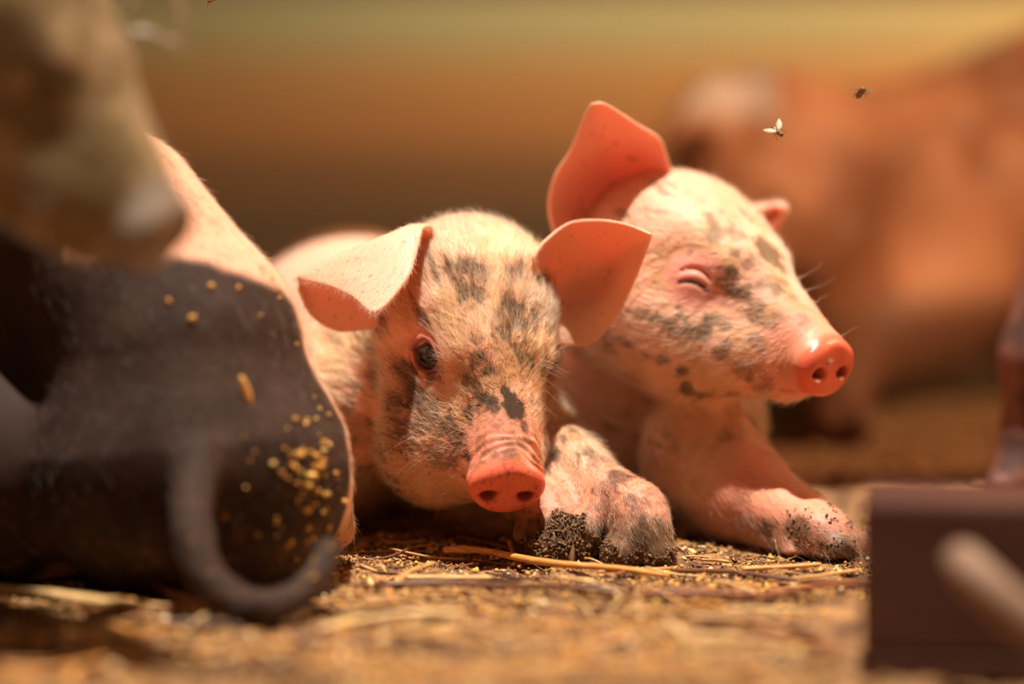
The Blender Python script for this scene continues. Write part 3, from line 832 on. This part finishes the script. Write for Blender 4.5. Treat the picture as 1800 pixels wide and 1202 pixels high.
if c is not None:
    a, b = c+np.array([-.003, -.003, .008]), c+np.array([.002, -.003, -.008])
    t = np.linspace(0, 1, 6)[:, None]; P = a*(1-t)+b*t
    Vs = []; 
    for i in range(6):
        w_ = .0026*math.sin(math.pi*(i+.6)/6.2)
        for k in range(8):
            an = k*math.pi/4; Vs.append(P[i]+np.array([w_*math.cos(an), .0008*math.sin(an), 0]))
    Fs = [(i*8+k, i*8+(k+1) % 8, (i+1)*8+(k+1) % 8, (i+1)*8+k) for i in range(5) for k in range(8)]+[tuple(range(8))[::-1], tuple(range(40, 48))]
    props(meshobj('stuck_husk', Vs, Fs, simple('husk', lin(214, 152, 84), .6, .15), pigD), label='pale orange husk stuck on the black hide')
def colfur(base, var): 
    return lambda P, r: np.clip(base[None]*r.uniform(1-var, 1+var, len(P))[:, None], 0, .95)
dD = (VD[:, 0] > -.26)*1.*(VD[:, 1] < .04)
fur('fur', pigD, VD, QD, ND, dD, 9000, lambda P: np.full(len(P), .007), .00012, lambda P, n: np.tile(np.array([[.2, -.1, -1.]]), (len(P), 1)),
    lambda P, r: np.where((sstep(-.09, -.07, P[:, 1]) > .5)[:, None], lin(225, 180, 140)[None], lin(46, 38, 34)[None])*r.uniform(.8, 1.2, len(P))[:, None], seed=22, lift=.2)
settle(pigD)

# ================================================================== grey-brown pig in the near left corner, head lowered (E)
E_ = Pose(Wp(20, 105, -.30), (75, 40, 4), 1.08)
FE = Field()
head(FE, E_, eyes=(0, 1), closed=True, wrinkle=0)
FE.add(chain([E_.w((-40, 0, 0)), (-.30, -.26, .33), (-.46, -.22, .30), (-.66, -.16, .29)], [.056, .085, .105, .10], .01), .03)
for lx, ly in ((-.40, -.30), (-.40, -.17), (-.68, -.24), (-.68, -.09)):
    FE.add(chain([(lx, ly, .24), (lx+.01, ly, .12), (lx, ly, .02), (lx+.01, ly, .013)], [.045, .02, .016, .014], .01), .02)
ear_e = Sheet(patch([[E_.w((-30, 30, 30)), E_.w((-44, 38, 34)), E_.w((-52, 30, 26))], [E_.w((-22, 50, 46)), E_.w((-46, 58, 56)), E_.w((-66, 50, 40))], [E_.w((-10, 66, 52)), E_.w((-34, 78, 62)), E_.w((-60, 66, 48))], [E_.w((0, 76, 48)), E_.w((-10, 82, 52)), E_.w((-20, 78, 48))]], 24, 20), .0034, .0028)
FE.add(ear_e, .006)
def colE(V, N):
    n1 = fbm(V, 34, 301); n2 = fbm(V, 90, 311)
    col = np.repeat(lin(112, 92, 62)[None], len(V), 0)
    col = mixc(col, lin(84, 64, 40), .8*sstep(.5, .62, n1)); col = mixc(col, lin(168, 140, 108), .6*sstep(.56, .68, n2))
    q = E_.loc(V); sn = sstep(82, 90, q[:, 0]); col = mixc(col, lin(132, 116, 104), .8*sn)
    return col, np.full(len(V), .5), np.full(len(V), .1)
pigE, bodyE, VE, QE, NE = make_piglet('piglet', 'grey-brown piglet lowering its snout in the upper left corner', FE,
    ((-.82, -.44, -.004), (-.10, .0, .44)), .003, colE, (-.5, -.22, 0), mat=M_skin_far, newton=1)
dE_ = (VE[:, 0] > -.36)*1.*(E_.loc(VE)[:, 0] < 84)
fur('fur', pigE, VE, QE, NE, dE_, 9000, lambda P: np.full(len(P), .010), .00014, lambda P, n: np.tile((-E_.R[:, 0])[None], (len(P), 1)), colfur(lin(150, 122, 84), .3), seed=32, lift=.3)
br = []
for (x0, y0), pts in [((0, 0), [(225, 10), (262, -30), (300, -40), (322, 20), (318, 62), (300, 68), (262, 55)]), ((0, 0), [(235, 50), (270, 55), (300, 75), (335, 98)])]:
    br.append(([Wp(a, b, -.28) for a, b in pts], .0012))
strands('bristles', pigE, [(crom(p, np.linspace(0, 1, 14)), r_) for p, r_ in br], col=lin(220, 190, 150))
settle(pigE)

# ================================================================== sow lying behind (S)
SW = Pose(Wp(1300, 335, .98), (-38, 30, 0), 1.7)
FS = Field()
head(FS, SW, eyes=(1, 1), closed=True, wrinkle=0)
FS.add(chain([SW.w((-45, 0, -5)), (.40, 1.08, .18), (.60, 1.14, .195), (1.0, 1.2, .215), (1.35, 1.25, .19)], [.085, .14, .19, .20, .17], .02), .05)
FS.add(chain([(.40, 1.0, .10), (.30, .86, .055), (.285, .70, .035), (.272, .64, .028)], [.085, .05, .030, .026], .01), .04)
for t in ((.262, .60, .016), (.288, .60, .016)): FS.add(cap((.272, .65, .028), t, .022, .015), .008)
FS.add(chain([(1.2, 1.0, .12), (1.05, .86, .06), (.98, .78, .03)], [.10, .05, .03], .01), .04)
se = [[Wp(1330, 262, 1.0), Wp(1345, 215, 1.02), Wp(1352, 192, 1.0)], [Wp(1262, 230, .93), Wp(1290, 178, .95), Wp(1300, 160, .97)], [Wp(1205, 224, .90), Wp(1222, 180, .90), Wp(1240, 152, .93)], [Wp(1172, 246, .88), Wp(1176, 238, .88), Wp(1188, 222, .90)]]
FS.add(Sheet(patch(se, 24, 20), .0095, .0075, big=.04), .015)
FS.cut(lambda P: P[:, 2]-.001, .002)
def colS(V, N):
    n1 = fbm(V, 12, 401); n2 = fbm(V, 40, 411)
    col = np.repeat(lin(206, 142, 106)[None], len(V), 0)
    col = mixc(col, lin(150, 92, 62), .8*sstep(.48, .62, n1)); col = mixc(col, lin(200, 160, 140), .5*sstep(.58, .7, n2))
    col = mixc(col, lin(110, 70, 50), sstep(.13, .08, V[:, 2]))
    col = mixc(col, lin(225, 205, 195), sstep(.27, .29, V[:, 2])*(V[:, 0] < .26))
    return col, np.full(len(V), .55), np.full(len(V), .1)
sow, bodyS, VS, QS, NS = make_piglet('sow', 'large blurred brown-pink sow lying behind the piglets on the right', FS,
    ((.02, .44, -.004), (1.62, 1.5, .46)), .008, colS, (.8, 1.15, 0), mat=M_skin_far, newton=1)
sow['category'] = 'pig'
settle(sow)

# ================================================================== piglet standing at the right edge (G)
FG = Field()
FG.add(chain([(.42, .26, .21), (.50, .30, .20), (.62, .34, .20)], [.055, .075, .07], .01), .01)
for (lx, ly) in ((.352, .235), (.42, .35), (.64, .30), (.64, .42)):
    FG.add(chain([(lx+.05, ly+.02, .17), (lx+.008, ly, .10), (lx+.002, ly, .05), (lx-.008, ly-.01, .02), (lx-.022, ly-.02, .012)], [.045, .026, .018, .016, .012], .01), .02)
GP = Pose((.46, .18, .29), (60, 10, 0), .95); head(FG, GP, eyes=(1, 0), closed=True, wrinkle=0)
FG.cut(lambda P: P[:, 2]-.001, .002)
pigG, bodyG, *_ = make_piglet('piglet', 'mauve-brown legs of a piglet standing at the right picture edge', FG, ((.29, .05, -.004), (.78, .50, .40)), .004,
    lambda V, N: (mixc(np.repeat(lin(130, 86, 76)[None], len(V), 0), lin(80, 56, 50), sstep(.45, .65, fbm(V, 60, 501))), np.full(len(V), .5), np.full(len(V), .1)), (.56, .3, 0), mat=M_skin_far, newton=1)
settle(pigG)

# ================================================================== flies
M_fly = simple('fly_body', lin(120, 88, 48), .4, .3, 400, .5)
M_wing, nt, b = newmat('fly_wing'); b.inputs['Base Color'].default_value = (.85, .7, .5, 1); b.inputs['Alpha'].default_value = .6; b.inputs['Roughness'].default_value = .25
def fly(loc, R, sc, label, spread):
    root = rooted('fly', loc, label, 'fly', None); R = np.array(R, float)
    f = Field().add(ell((0, 0, 0), (1.3, .95, .95)), .3).add(ell((-2.1, 0, -.15), (1.7, 1.0, .85)), .4).add(ell((1.6, 0, -.05), (.75, .95, .8)), .25)
    T = lambda V: (np.asarray(V)*.001*sc)@R.T+np.asarray(loc)
    V, Q, N = f.mesh((-4.2, -1.4, -1.4), (2.8, 1.4, 1.4), .22, newton=1)
    # the field works in millimetres here; blocks near the surface are found with a fixed margin, so scale up the search
    meshobj('body', T(V), Q, M_fly, root)
    for s_ in (1, -1):
        pts = []
        for u in np.linspace(0, 1, 9):
            wv = 1.15*math.sin(math.pi*min(1, .12+.86*u))
            for v in (-1, 0, 1):
                x, y = -u*4.8*math.cos(spread)+v*wv*math.sin(spread), s_*(.5+u*4.8*math.sin(spread)+v*wv*math.cos(spread)*.9)
                pts.append((x, y, .7+.5*u+.1*(1-v*v)))
        V = T(pts); Fc = [(i*3+k, i*3+k+1, i*3+k+4, i*3+k+3) for i in range(8) for k in range(2)]
        w_ = meshobj('wing', V, Fc, M_wing, root); m = w_.modifiers.new('t', 'SOLIDIFY'); m.thickness = .00004*sc
    VV, FF = [], []
    for s_ in (1, -1):
        for a in (-1, 0, 1):
            v, f_ = tube([(a*.6, s_*.6, -.4), (a*1.2, s_*1.7, -.1), (a*1.7, s_*2.3, -1.1)], [.14, .11, .07], 6); FF += [tuple(len(VV)+k for k in q) for q in f_]; VV += v
    meshobj('legs', T(VV), FF, M_fly, root)
    settle(root)
# ================================================================== setting
M_ground, nt, b = newmat('dry_dirt')
tc = nt.nodes.new('ShaderNodeTexCoord')
def nz(scale, det=4):
    n = nt.nodes.new('ShaderNodeTexNoise'); n.inputs['Scale'].default_value = scale; n.inputs['Detail'].default_value = det
    nt.links.new(tc.outputs['Object'], n.inputs['Vector']); return n.outputs['Fac']
r1 = nt.nodes.new('ShaderNodeValToRGB'); r1.color_ramp.elements[0].position = .35; r1.color_ramp.elements[1].position = .65
r1.color_ramp.elements[0].color = (*lin(98, 64, 38), 1); r1.color_ramp.elements[1].color = (*lin(180, 132, 84), 1)
nt.links.new(nz(45), r1.inputs['Fac'])
r2 = nt.nodes.new('ShaderNodeValToRGB'); r2.color_ramp.elements[0].position = .38; r2.color_ramp.elements[1].position = .6
r2.color_ramp.elements[0].color = (.35, .3, .26, 1); r2.color_ramp.elements[1].color = (1, 1, 1, 1)
nt.links.new(nz(420), r2.inputs['Fac'])
mx = nt.nodes.new('ShaderNodeMixRGB'); mx.blend_type = 'MULTIPLY'; mx.inputs[0].default_value = .6
nt.links.new(r1.outputs[0], mx.inputs[1]); nt.links.new(r2.outputs[0], mx.inputs[2]); nt.links.new(mx.outputs[0], b.inputs['Base Color'])
b.inputs['Roughness'].default_value = .9
bp = nt.nodes.new('ShaderNodeBump'); bp.inputs['Strength'].default_value = .8; bp.inputs['Distance'].default_value = .0015
nt.links.new(nz(700, 5), bp.inputs['Height']); nt.links.new(bp.outputs['Normal'], b.inputs['Normal'])
xs = np.concatenate([np.linspace(-3, -.45, 24)[:-1], np.arange(-.45, .5, .0025), np.linspace(.5, 3, 24)])
ys = np.concatenate([np.linspace(-1.9, -.42, 20)[:-1], np.arange(-.42, .35, .0025), np.linspace(.36, 3.2, 90)])
X, Y = np.meshgrid(xs, ys, indexing='ij'); P = np.stack([X.ravel(), Y.ravel(), np.zeros(X.size)], 1)
def gz(P):
    P = np.c_[P[:, :2], np.zeros(len(P))]
    z = (fbm(P, 28, 601, 3)-.5)*.010+(fbm(P, 150, 611, 3)-.5)*.0045
    return z-.0015
P[:, 2] = gz(P)
nx, ny = len(xs), len(ys); i = np.arange(nx-1)[:, None]*ny+np.arange(ny-1)[None]
props(meshobj('floor', P, np.stack([i, i+ny, i+ny+1, i+1], -1).reshape(-1, 4), M_ground), kind='structure')

def boxbm(V, Fc, lo, hi):
    b0 = len(V); V += [(x, y, z) for x in (lo[0], hi[0]) for y in (lo[1], hi[1]) for z in (lo[2], hi[2])]
    Fc += [tuple(b0+k for k in f) for f in ((0, 1, 3, 2), (4, 6, 7, 5), (0, 4, 5, 1), (2, 3, 7, 6), (0, 2, 6, 4), (1, 5, 7, 3))]
def board(name, lo, hi, mat, parent=None, bevel=.002):
    V, Fc = [], []; boxbm(V, Fc, lo, hi); o = meshobj(name, V, Fc, mat, parent, smooth=False)
    m = o.modifiers.new('bevel', 'BEVEL'); m.width = bevel; m.segments = 2
    return o
props(meshobj('sun_blocker', [(-3, .17, 1.2), (3, .17, 1.2), (3, 3.2, 1.2), (-3, 3.2, 1.2), (-3, .17, 1.23), (3, .17, 1.23), (3, 3.2, 1.23), (-3, 3.2, 1.23)], [(0, 3, 2, 1), (4, 5, 6, 7), (0, 1, 5, 4), (1, 2, 6, 5), (2, 3, 7, 6), (3, 0, 4, 7)], simple('sun_blocker_boards', lin(120, 84, 54), .8, .2, 8), smooth=False), kind='structure')  # unseen slab added to keep the sun off the background
# scatter volume added to wash out and lift the background
V, Fc = [], []; boxbm(V, Fc, (-2.5, .55, .002), (2.5, 3.05, 1.0))
hz, nt, b = newmat('haze_lift'); nt.nodes.remove(b); vs = nt.nodes.new('ShaderNodeVolumeScatter'); vs.inputs['Color'].default_value = (1, .66, .36, 1); vs.inputs['Density'].default_value = .14
nt.links.new(vs.outputs[0], nt.nodes['Material Output'].inputs['Volume'])
props(meshobj('haze_lift', V, Fc, hz, smooth=False), 'warm haze volume added behind the piglets to lift the background', 'haze', kind='stuff')
# boarded back wall of the pen; upward light gradient painted into the board colours
wall_light_cols = [(.0, .17, lin(62, 36, 22)), (.17, .27, lin(112, 68, 36)), (.27, .37, lin(170, 108, 58)), (.37, .45, lin(178, 130, 76)), (.45, .56, lin(160, 152, 110))]
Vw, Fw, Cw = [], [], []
for z0, z1, c in wall_light_cols: 
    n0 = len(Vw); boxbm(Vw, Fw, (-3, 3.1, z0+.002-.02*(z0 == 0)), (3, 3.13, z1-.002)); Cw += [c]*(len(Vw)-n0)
wb = meshobj('wall_back', Vw, Fw, vcol_mat('wall_boards_light_grade', .75, .2), smooth=False); fattr(wb.data, 'Col', np.array(Cw), 'FLOAT_COLOR'); props(wb, kind='structure')

# ================================================================== feed trough in the near right corner
M_tr = simple('trough_wood', lin(78, 44, 34), .6, .2, 14, .3, .3, bscale=60)
tro = rooted('feed_trough', (.1570, -.335, 0), 'dark brown square feed trough in the lower right corner', 'trough')
x0, y0, x1, y1, zt = .1570, -.335, .52, -.255, .0805
board('base', (x0, y0, .001), (x1, y1, .012), M_tr, tro)
board('front_panel', (x0, y0, .0125), (x1, y0+.012, zt), M_tr, tro, .003)
board('back_panel', (x0, y1-.012, .0125), (x1, y1, zt-.012), M_tr, tro, .003)
board('side_panel', (x0, y0+.0125, .0125), (x0+.012, y1-.0125, zt-.0065), M_tr, tro, .003)
board('side_panel', (x1-.012, y0+.0125, .0125), (x1, y1-.0125, zt-.0065), M_tr, tro, .003)
hp = [Wp(1700, 985, -.352), Wp(1722, 1000, -.366), Wp(1780, 1050, -.372), Wp(1850, 1105, -.372), Wp(1900, 1140, -.366), Wp(1925, 1160, -.352)]
Vh, Fh = tube(crom(hp, np.linspace(0, 1, 20)), .0095, 16)
props(meshobj('handle', Vh, Fh, simple('worn_handle', lin(136, 106, 88), .6, .15, 30), tro), label='worn grey-brown handle')
board('lid', (x0+.001, y0+.013, zt-.0055), (x1, y1-.001, zt-.001), M_tr, tro)
settle(tro); tro.rotation_euler = (0, 0, -math.radians(8.5))

# ================================================================== straw, grain, crumbs
def strawmat(nm, c, v=.18):
    m, nt, b = newmat(nm); tc = nt.nodes.new('ShaderNodeTexCoord'); n = nt.nodes.new('ShaderNodeTexNoise')
    mp = nt.nodes.new('ShaderNodeMapping'); mp.inputs['Scale'].default_value = (60, 900, 900)
    nt.links.new(tc.outputs['Object'], mp.inputs[0]); nt.links.new(mp.outputs[0], n.inputs['Vector']); n.inputs['Scale'].default_value = 1.3
    r = nt.nodes.new('ShaderNodeValToRGB'); r.color_ramp.elements[0].position = .35; r.color_ramp.elements[1].position = .65
    r.color_ramp.elements[0].color = (*(c*(1-2*v)), 1); r.color_ramp.elements[1].color = (*np.minimum(c*(1+v), 1), 1)
    nt.links.new(n.outputs['Fac'], r.inputs[0]); nt.links.new(r.outputs[0], b.inputs['Base Color']); b.inputs['Roughness'].default_value = .45
    return m
SM = {k: strawmat('straw_'+k, c) for k, c in dict(gold=lin(214, 146, 70), tan=lin(196, 146, 90), pale=lin(226, 184, 124), brown=lin(112, 72, 44), dark=lin(74, 48, 32), red=lin(140, 78, 42)).items()}
def straw(pts, rad, m, label=None, group=None, node=None, rough=0, seed=0, flat=.7, name='straw_stalk', cat='straw'):
    pts = np.asarray(pts, float); c = pts.mean(0); n = max(10, int(14)); P = crom(pts, np.linspace(0, 1, n))
    r_ = np.random.default_rng(seed); rad_ = np.full(n, rad)*(1+.08*r_.normal(size=n))
    if node is not None:
        k = int(node*(n-1)); rad_[k] *= 1.25
    if rough: rad_ *= 1+rough*r_.normal(size=n)
    rad_[-1] *= .75
    x = P[-1]-P[0]; L = np.linalg.norm(x); x /= L; z = np.array([0, 0, 1.]); y = np.cross(z, x); y /= np.linalg.norm(y); z = np.cross(x, y); R = np.stack([x, y, z], 1)
    V, Fc = tube((P-c)@R, rad_, 8, flat)
    o = meshobj(name, V, Fc, SM[m])
    from mathutils import Matrix
    o.matrix_world = Matrix(((*R[0], c[0]), (*R[1], c[1]), (*R[2], c[2]), (0, 0, 0, 1)))
    props(o, label, cat, group); return o
def G3(px, py, z=.002):
    p = ground(px, py, z); return p
H = [
 ([(782, 980, .008), (845, 985, .007), (960, 1000, .005), (1080, 1008, .004), (1175, 1016, .003)], .0027, 'gold', 'thick golden straw stalk with a joint below the front piglet snout', .18),
 ([(805, 956, .004), (865, 968, .003), (930, 978, .003)], .0016, 'brown', 'split brown straw in the shade just under the snout', None),
 ([(896, 972, .006), (906, 984, .004), (914, 996, .003)], .0016, 'gold', 'short upright golden straw chip behind the thick golden stalk', None),
 ([(903, 994, .002), (922, 984, .003), (940, 977, .004)], .0013, 'tan', 'short tan chip leaning right behind the thick golden stalk', None),
 ([(1180, 1000, .002), (1270, 1008, .003), (1340, 1014, .003), (1430, 1020, .003), (1530, 1030, .003)], .0018, 'brown', 'crusty brown twig running right from the muddy hoof', None),
 ([(1130, 1052, .002), (1220, 1052, .003), (1340, 1050, .003), (1430, 1042, .004), (1540, 1036, .004)], .0022, 'red', 'dark reddish twig lying across the right side near the trough', None),
 ([(1088, 1076, .002), (1180, 1082, .003), (1262, 1090, .003)], .0018, 'tan', 'tan straw stalk lying under the reddish twig', None),
 ([(1150, 1048, .003), (1205, 1064, .004), (1262, 1086, .003)], .0014, 'tan', 'slanting tan straw crossing down from the reddish twig', None),
 ([(655, 1036, .003), (780, 1036, .003), (900, 1042, .003), (1010, 1052, .003), (1110, 1056, .002)], .0024, 'brown', 'long dark brown stalk below the thick golden one', None),
 ([(690, 1030, .002), (720, 1014, .005), (762, 1000, .005)], .0020, 'tan', 'short tan stub leaning up at the left end of the golden stalk', None),
 ([(700, 1018, .002), (780, 1020, .003), (865, 1022, .003)], .0018, 'pale', 'pale straight straw just below the golden stalk', None),
 ([(980, 1020, .003), (1030, 1030, .003), (1088, 1042, .002)], .0014, 'pale', 'pale thin straw slanting below the hooves', None),
 ([(1050, 1008, .002), (1110, 1006, .003), (1182, 998, .003)], .0012, 'gold', 'thin golden straw just in front of the muddy hoof', None),
 ([(1310, 1105, .003), (1390, 1128, .003), (1475, 1152, .003)], .0019, 'red', 'reddish twig pointing at the lower trough corner', None),
 ([(-30, 1060, .006), (80, 1064, .006), (180, 1078, .005), (256, 1090, .004)], .0036, 'pale', 'thick pale blurred straw at the lower left edge', None),
 ([(270, 1046, .010), (320, 1072, .007), (400, 1098, .003)], .0036, 'red', 'orange-brown leaf blade under the black piglet tail', None),
 ([(560, 1110, .002), (700, 1098, .004), (820, 1100, .003)], .0022, 'pale', 'pale blurred straw in the lower middle foreground', None),
 ([(860, 1062, .002), (930, 1080, .003), (1010, 1094, .002)], .0016, 'brown', 'brown straw slanting in the centre foreground', None),
 ([(1330, 1046, .002), (1290, 1038, .004), (1255, 1028, .002)], .0012, 'pale', 'small pale sliver behind the reddish twig', None),
 ([(1480, 1028, .006), (1440, 1026, .006), (1400, 1022, .003)], .0010, 'tan', 'thin tan stem by the far sleeping hoof', None),
]
for k, (pl, rad, m, lab, node) in enumerate(H):
    pts = []
    for px, py, z in pl:
        p = ground(px, py, 0); g = gz(p[None])[0]; pts.append((p[0], p[1], max(z*.6, 0)+g+rad*.9+.0008))
    straw(pts, rad, m, lab, node=node, rough=.12 if 'crusty' in lab else .0, seed=k, flat=.3 if 'blade' in lab else .75)
# a fine stem arching over behind the trough
straw([Wp(1588, 880, .03), Wp(1640, 873, .03), Wp(1712, 874, .03), Wp(1790, 905, .03), Wp(1840, 983, .03)], .0011, 'pale', 'thin pale stem arching up just behind the trough rim')
r_ = np.random.default_rng(77)
keep = []
def occupied(p):
    x, y = p[0], p[1]
    if (x-.03) > 0 and y > .03-.0 and x < .24: return y > .02+.0
    return False
k = 0
while k < 230:
    py = 940+262*r_.random()**.8; px = r_.uniform(-20, 1500)
    p = ground(px, py, 0)
    if py < 985 and px > 560: 
        if not (px < 900 or 1180 < px < 1350): continue
    if py < 1050 and px < 600: continue
    if py < 970 and px < 900 and r_.random() < .5: continue
    if p[0] > .135 and p[1] < -.12: continue
    L = r_.uniform(.012, .055)*(1.3 if r_.random() < .2 else 1); an = r_.normal(0, .5)+(math.pi if r_.random() < .5 else 0)
    if r_.random() < .25: an = r_.uniform(0, 6.28)
    d = np.array([math.cos(an), math.sin(an), 0])*L/2; bnd = np.array([-d[1], d[0], 0])*r_.normal()*.18
    rad = r_.choice([.0006, .0010, .0014, .0021], p=[.3, .35, .22, .13]); pts = []
    tilt = r_.uniform(0, .004)
    for t in (-1, 0, 1):
        q = p+d*t+bnd*(1-t*t); q[2] = gz(q[None])[0]+rad*.8+tilt*(t+1)/2+.0014; pts.append(q)
    straw(pts, rad, r_.choice(['gold', 'tan', 'pale', 'brown', 'dark', 'red'], p=[.2, .28, .16, .2, .1, .06]), 'small broken bit of straw scattered on the dirt floor',
          'loose straw bits on the floor', seed=100+k); k += 1
# grain kernels
def kernel_mesh(name, seed, c):
    r = np.random.default_rng(seed); nr, ns = 6, 9; V = [(0, 0, .0)]; V = []
    for i in range(nr+1):
        th = math.pi*i/nr
        for j in range(ns):
            ph = 2*math.pi*j/ns; V.append((math.sin(th)*math.cos(ph)*(1.25+.15*math.cos(th)), math.sin(th)*math.sin(ph)*.95, math.cos(th)*.72))
    V = np.array(V); V *= (1+.10*(noise(V, 1.7, seed)-.5)[:, None]*2)
    Fc = [(i*ns+j, (i+1)*ns+j, (i+1)*ns+(j+1) % ns, i*ns+(j+1) % ns) for i in range(nr) for j in range(ns)]
    me = bpy.data.meshes.new(name); me.from_pydata([tuple(v) for v in V], [], Fc); me.polygons.foreach_set('use_smooth', [True]*len(Fc))
    me.materials.append(c); return me
KM = [kernel_mesh('grain_kernel', s, simple('grain_'+str(s), c, .4, .15, .8, .5, sss=.2)) for s, c in enumerate([lin(228, 170, 62), lin(226, 186, 96), lin(236, 210, 158), lin(206, 142, 60), lin(244, 226, 196)])]
hero_k = [(1168, 1000, .0019, 2, 'cream grain kernel right beside the muddy hoof'), (1073, 985, .0017, 0, 'round yellow grain kernel between the two muddy hooves'), (1448, 1070, .0019, 0, 'bright yellow grain kernel below the reddish twig'), (683, 992, .0016, 0, 'yellow grain kernel near the black piglet'),
          (828, 1066, .0024, 0, 'blurred orange-yellow kernel in the middle foreground')]
def put_kernel(px, py, s, m, label, group, rr):
    p = ground(px, py, 0); o = bpy.data.objects.new('grain_kernel', KM[m]); C.objects.link(o)
    o.location = (p[0], p[1], gz(p[None])[0]+s*.5); o.scale = (s, s, s); o.rotation_euler = (rr.normal()*.4, rr.normal()*.4, rr.uniform(0, 6.28))
    props(o, label, 'grain', group)
for a in hero_k: put_kernel(a[0], a[1], a[2], a[3], a[4], None, r_)
k = 0
while k < 280:
    py = 945+257*r_.random()**.75; px = r_.uniform(-10, 1500)
    if py < 990 and not (600 < px < 800 or 1180 < px < 1420): continue
    if py < 1050 and px < 600: continue
    if px < 600 and r_.random() < .6: continue
    p = ground(px, py, 0)
    if p[0] > .14 and p[1] < -.12: continue
    put_kernel(px, py, r_.uniform(.0009, .0021), int(r_.choice([0, 1, 2, 3, 4], p=[.26, .25, .2, .17, .12])), 'small pale or yellow grain kernel scattered on the dirt floor', 'grain kernels on the floor', r_); k += 1
# crumbs, chaff: nobody could count it
def scatter(name, batches, label, cat):
    VV, FF, CC, base = [], [], [], 0
    ico = np.array([(0, 0, .8), (.9, 0, .2), (.2, .9, .1), (-.8, .4, 0), (-.4, -.9, .1), (.5, -.7, -.1), (0, 0, -.6)], float)
    fc = np.array([(0, 1, 2), (0, 2, 3), (0, 3, 4), (0, 4, 5), (0, 5, 1), (6, 2, 1), (6, 3, 2), (6, 4, 3), (6, 5, 4), (6, 1, 5)])
    for n, xr, yr, size, seed, cols, flat, long in batches:
        r = np.random.default_rng(seed)
        p = np.stack([r.uniform(*xr, n), yr[0]+(yr[1]-yr[0])*r.random(n), np.zeros(n)], 1)
        dn = fbm(p, 45, seed+3, 3); p = p[dn > .40+.1*r.random(n)]
        p = p[~((p[:, 0] > .15) & (p[:, 1] < -.13) & (p[:, 1] > -.34))]
        for F in (FA, FB, FD, FE, FG, FS): p = p[F(p+np.array([0, 0, .003])) > .002]
        n = len(p); p[:, 2] = gz(p)
        s = size*np.minimum(r.lognormal(0, .5, n), 2.3); sh = np.stack([r.uniform(.6, 1.5, n)*long, r.uniform(.5, 1, n), r.uniform(.4, 1, n)*flat], 1)*s[:, None]
        v = ico[None]*(1+.22*np.clip(r.normal(size=(n, 7, 1)), -1.6, 1.6))*sh[:, None]
        a, tl = r.uniform(0, 6.28, n), r.normal(0, .35, n)
        v = np.stack([v[..., 0]*np.cos(tl)[:, None]-v[..., 2]*np.sin(tl)[:, None], v[..., 1], v[..., 0]*np.sin(tl)[:, None]+v[..., 2]*np.cos(tl)[:, None]], -1)
        v = np.stack([v[..., 0]*np.cos(a)[:, None]-v[..., 1]*np.sin(a)[:, None], v[..., 0]*np.sin(a)[:, None]+v[..., 1]*np.cos(a)[:, None], v[..., 2]], -1)
        p[:, 2] += s*.25
        VV.append((v+p[:, None]).reshape(-1, 3)); FF.append((fc[None]+7*np.arange(n)[:, None, None]).reshape(-1, 3)+base); base += 7*n
        CC.append(np.repeat(np.array(cols)[r.integers(0, len(cols), n)]*r.uniform(.75, 1.2, n)[:, None], 7, 0))
    o = meshobj(name, np.concatenate(VV), np.concatenate(FF), M_crumb, smooth=False)
    fattr(o.data, 'Col', np.clip(np.concatenate(CC), 0, 1), 'FLOAT_COLOR')
    props(o, label, cat, kind='stuff')
tn = [lin(204, 154, 102), lin(168, 118, 74), lin(222, 180, 124), lin(120, 82, 52), lin(206, 150, 84), lin(78, 52, 34), lin(96, 64, 40)]
gm = [lin(232, 182, 100), lin(232, 204, 154), lin(206, 146, 74)]
scatter('floor_litter', [(42000, (-.36, .24), (-.36, .12), .0009, 1, tn, 1, 1), (7000, (-.36, .24), (-.36, .1), .0013, 5, gm, 1, 1),
    (9000, (-.36, .24), (-.36, .12), .0011, 9, tn, .35, 4.), (5000, (-.4, 1.2), (.1, 1.3), .003, 13, tn, 1, 1)], 'fine tan crumbs, grain meal and chopped chaff strewn over the dirt floor', 'litter')

c = surf_at(VB, NB, 1460, 641, 8)
fn = B.R[:, 0]; 
fly(c+fn*.0013, np.stack([np.cross(fn, B.R[:, 2])*.5-B.R[:, 2]*.86, np.cross(fn, np.cross(fn, B.R[:, 2])*.5-B.R[:, 2]*.86), fn], 1), .75, 'small brown fly sitting on the pink snout disc of the sleeping piglet', .35)
fly(Wp(1514, 161, -.035), frame(14, -25, -4), 1.9, 'fly hovering above and right of the sleeping piglet head', 1.25)
fly(Wp(1368, 232, -.03), frame(40, 30, 40), 1.7, 'fly hovering just over the small far ear of the sleeping piglet', .7)
fly(Wp(372, 0, .0), frame(-30, 20, 30), 1.5, 'fly at the top picture edge left of the centre', 1.0)
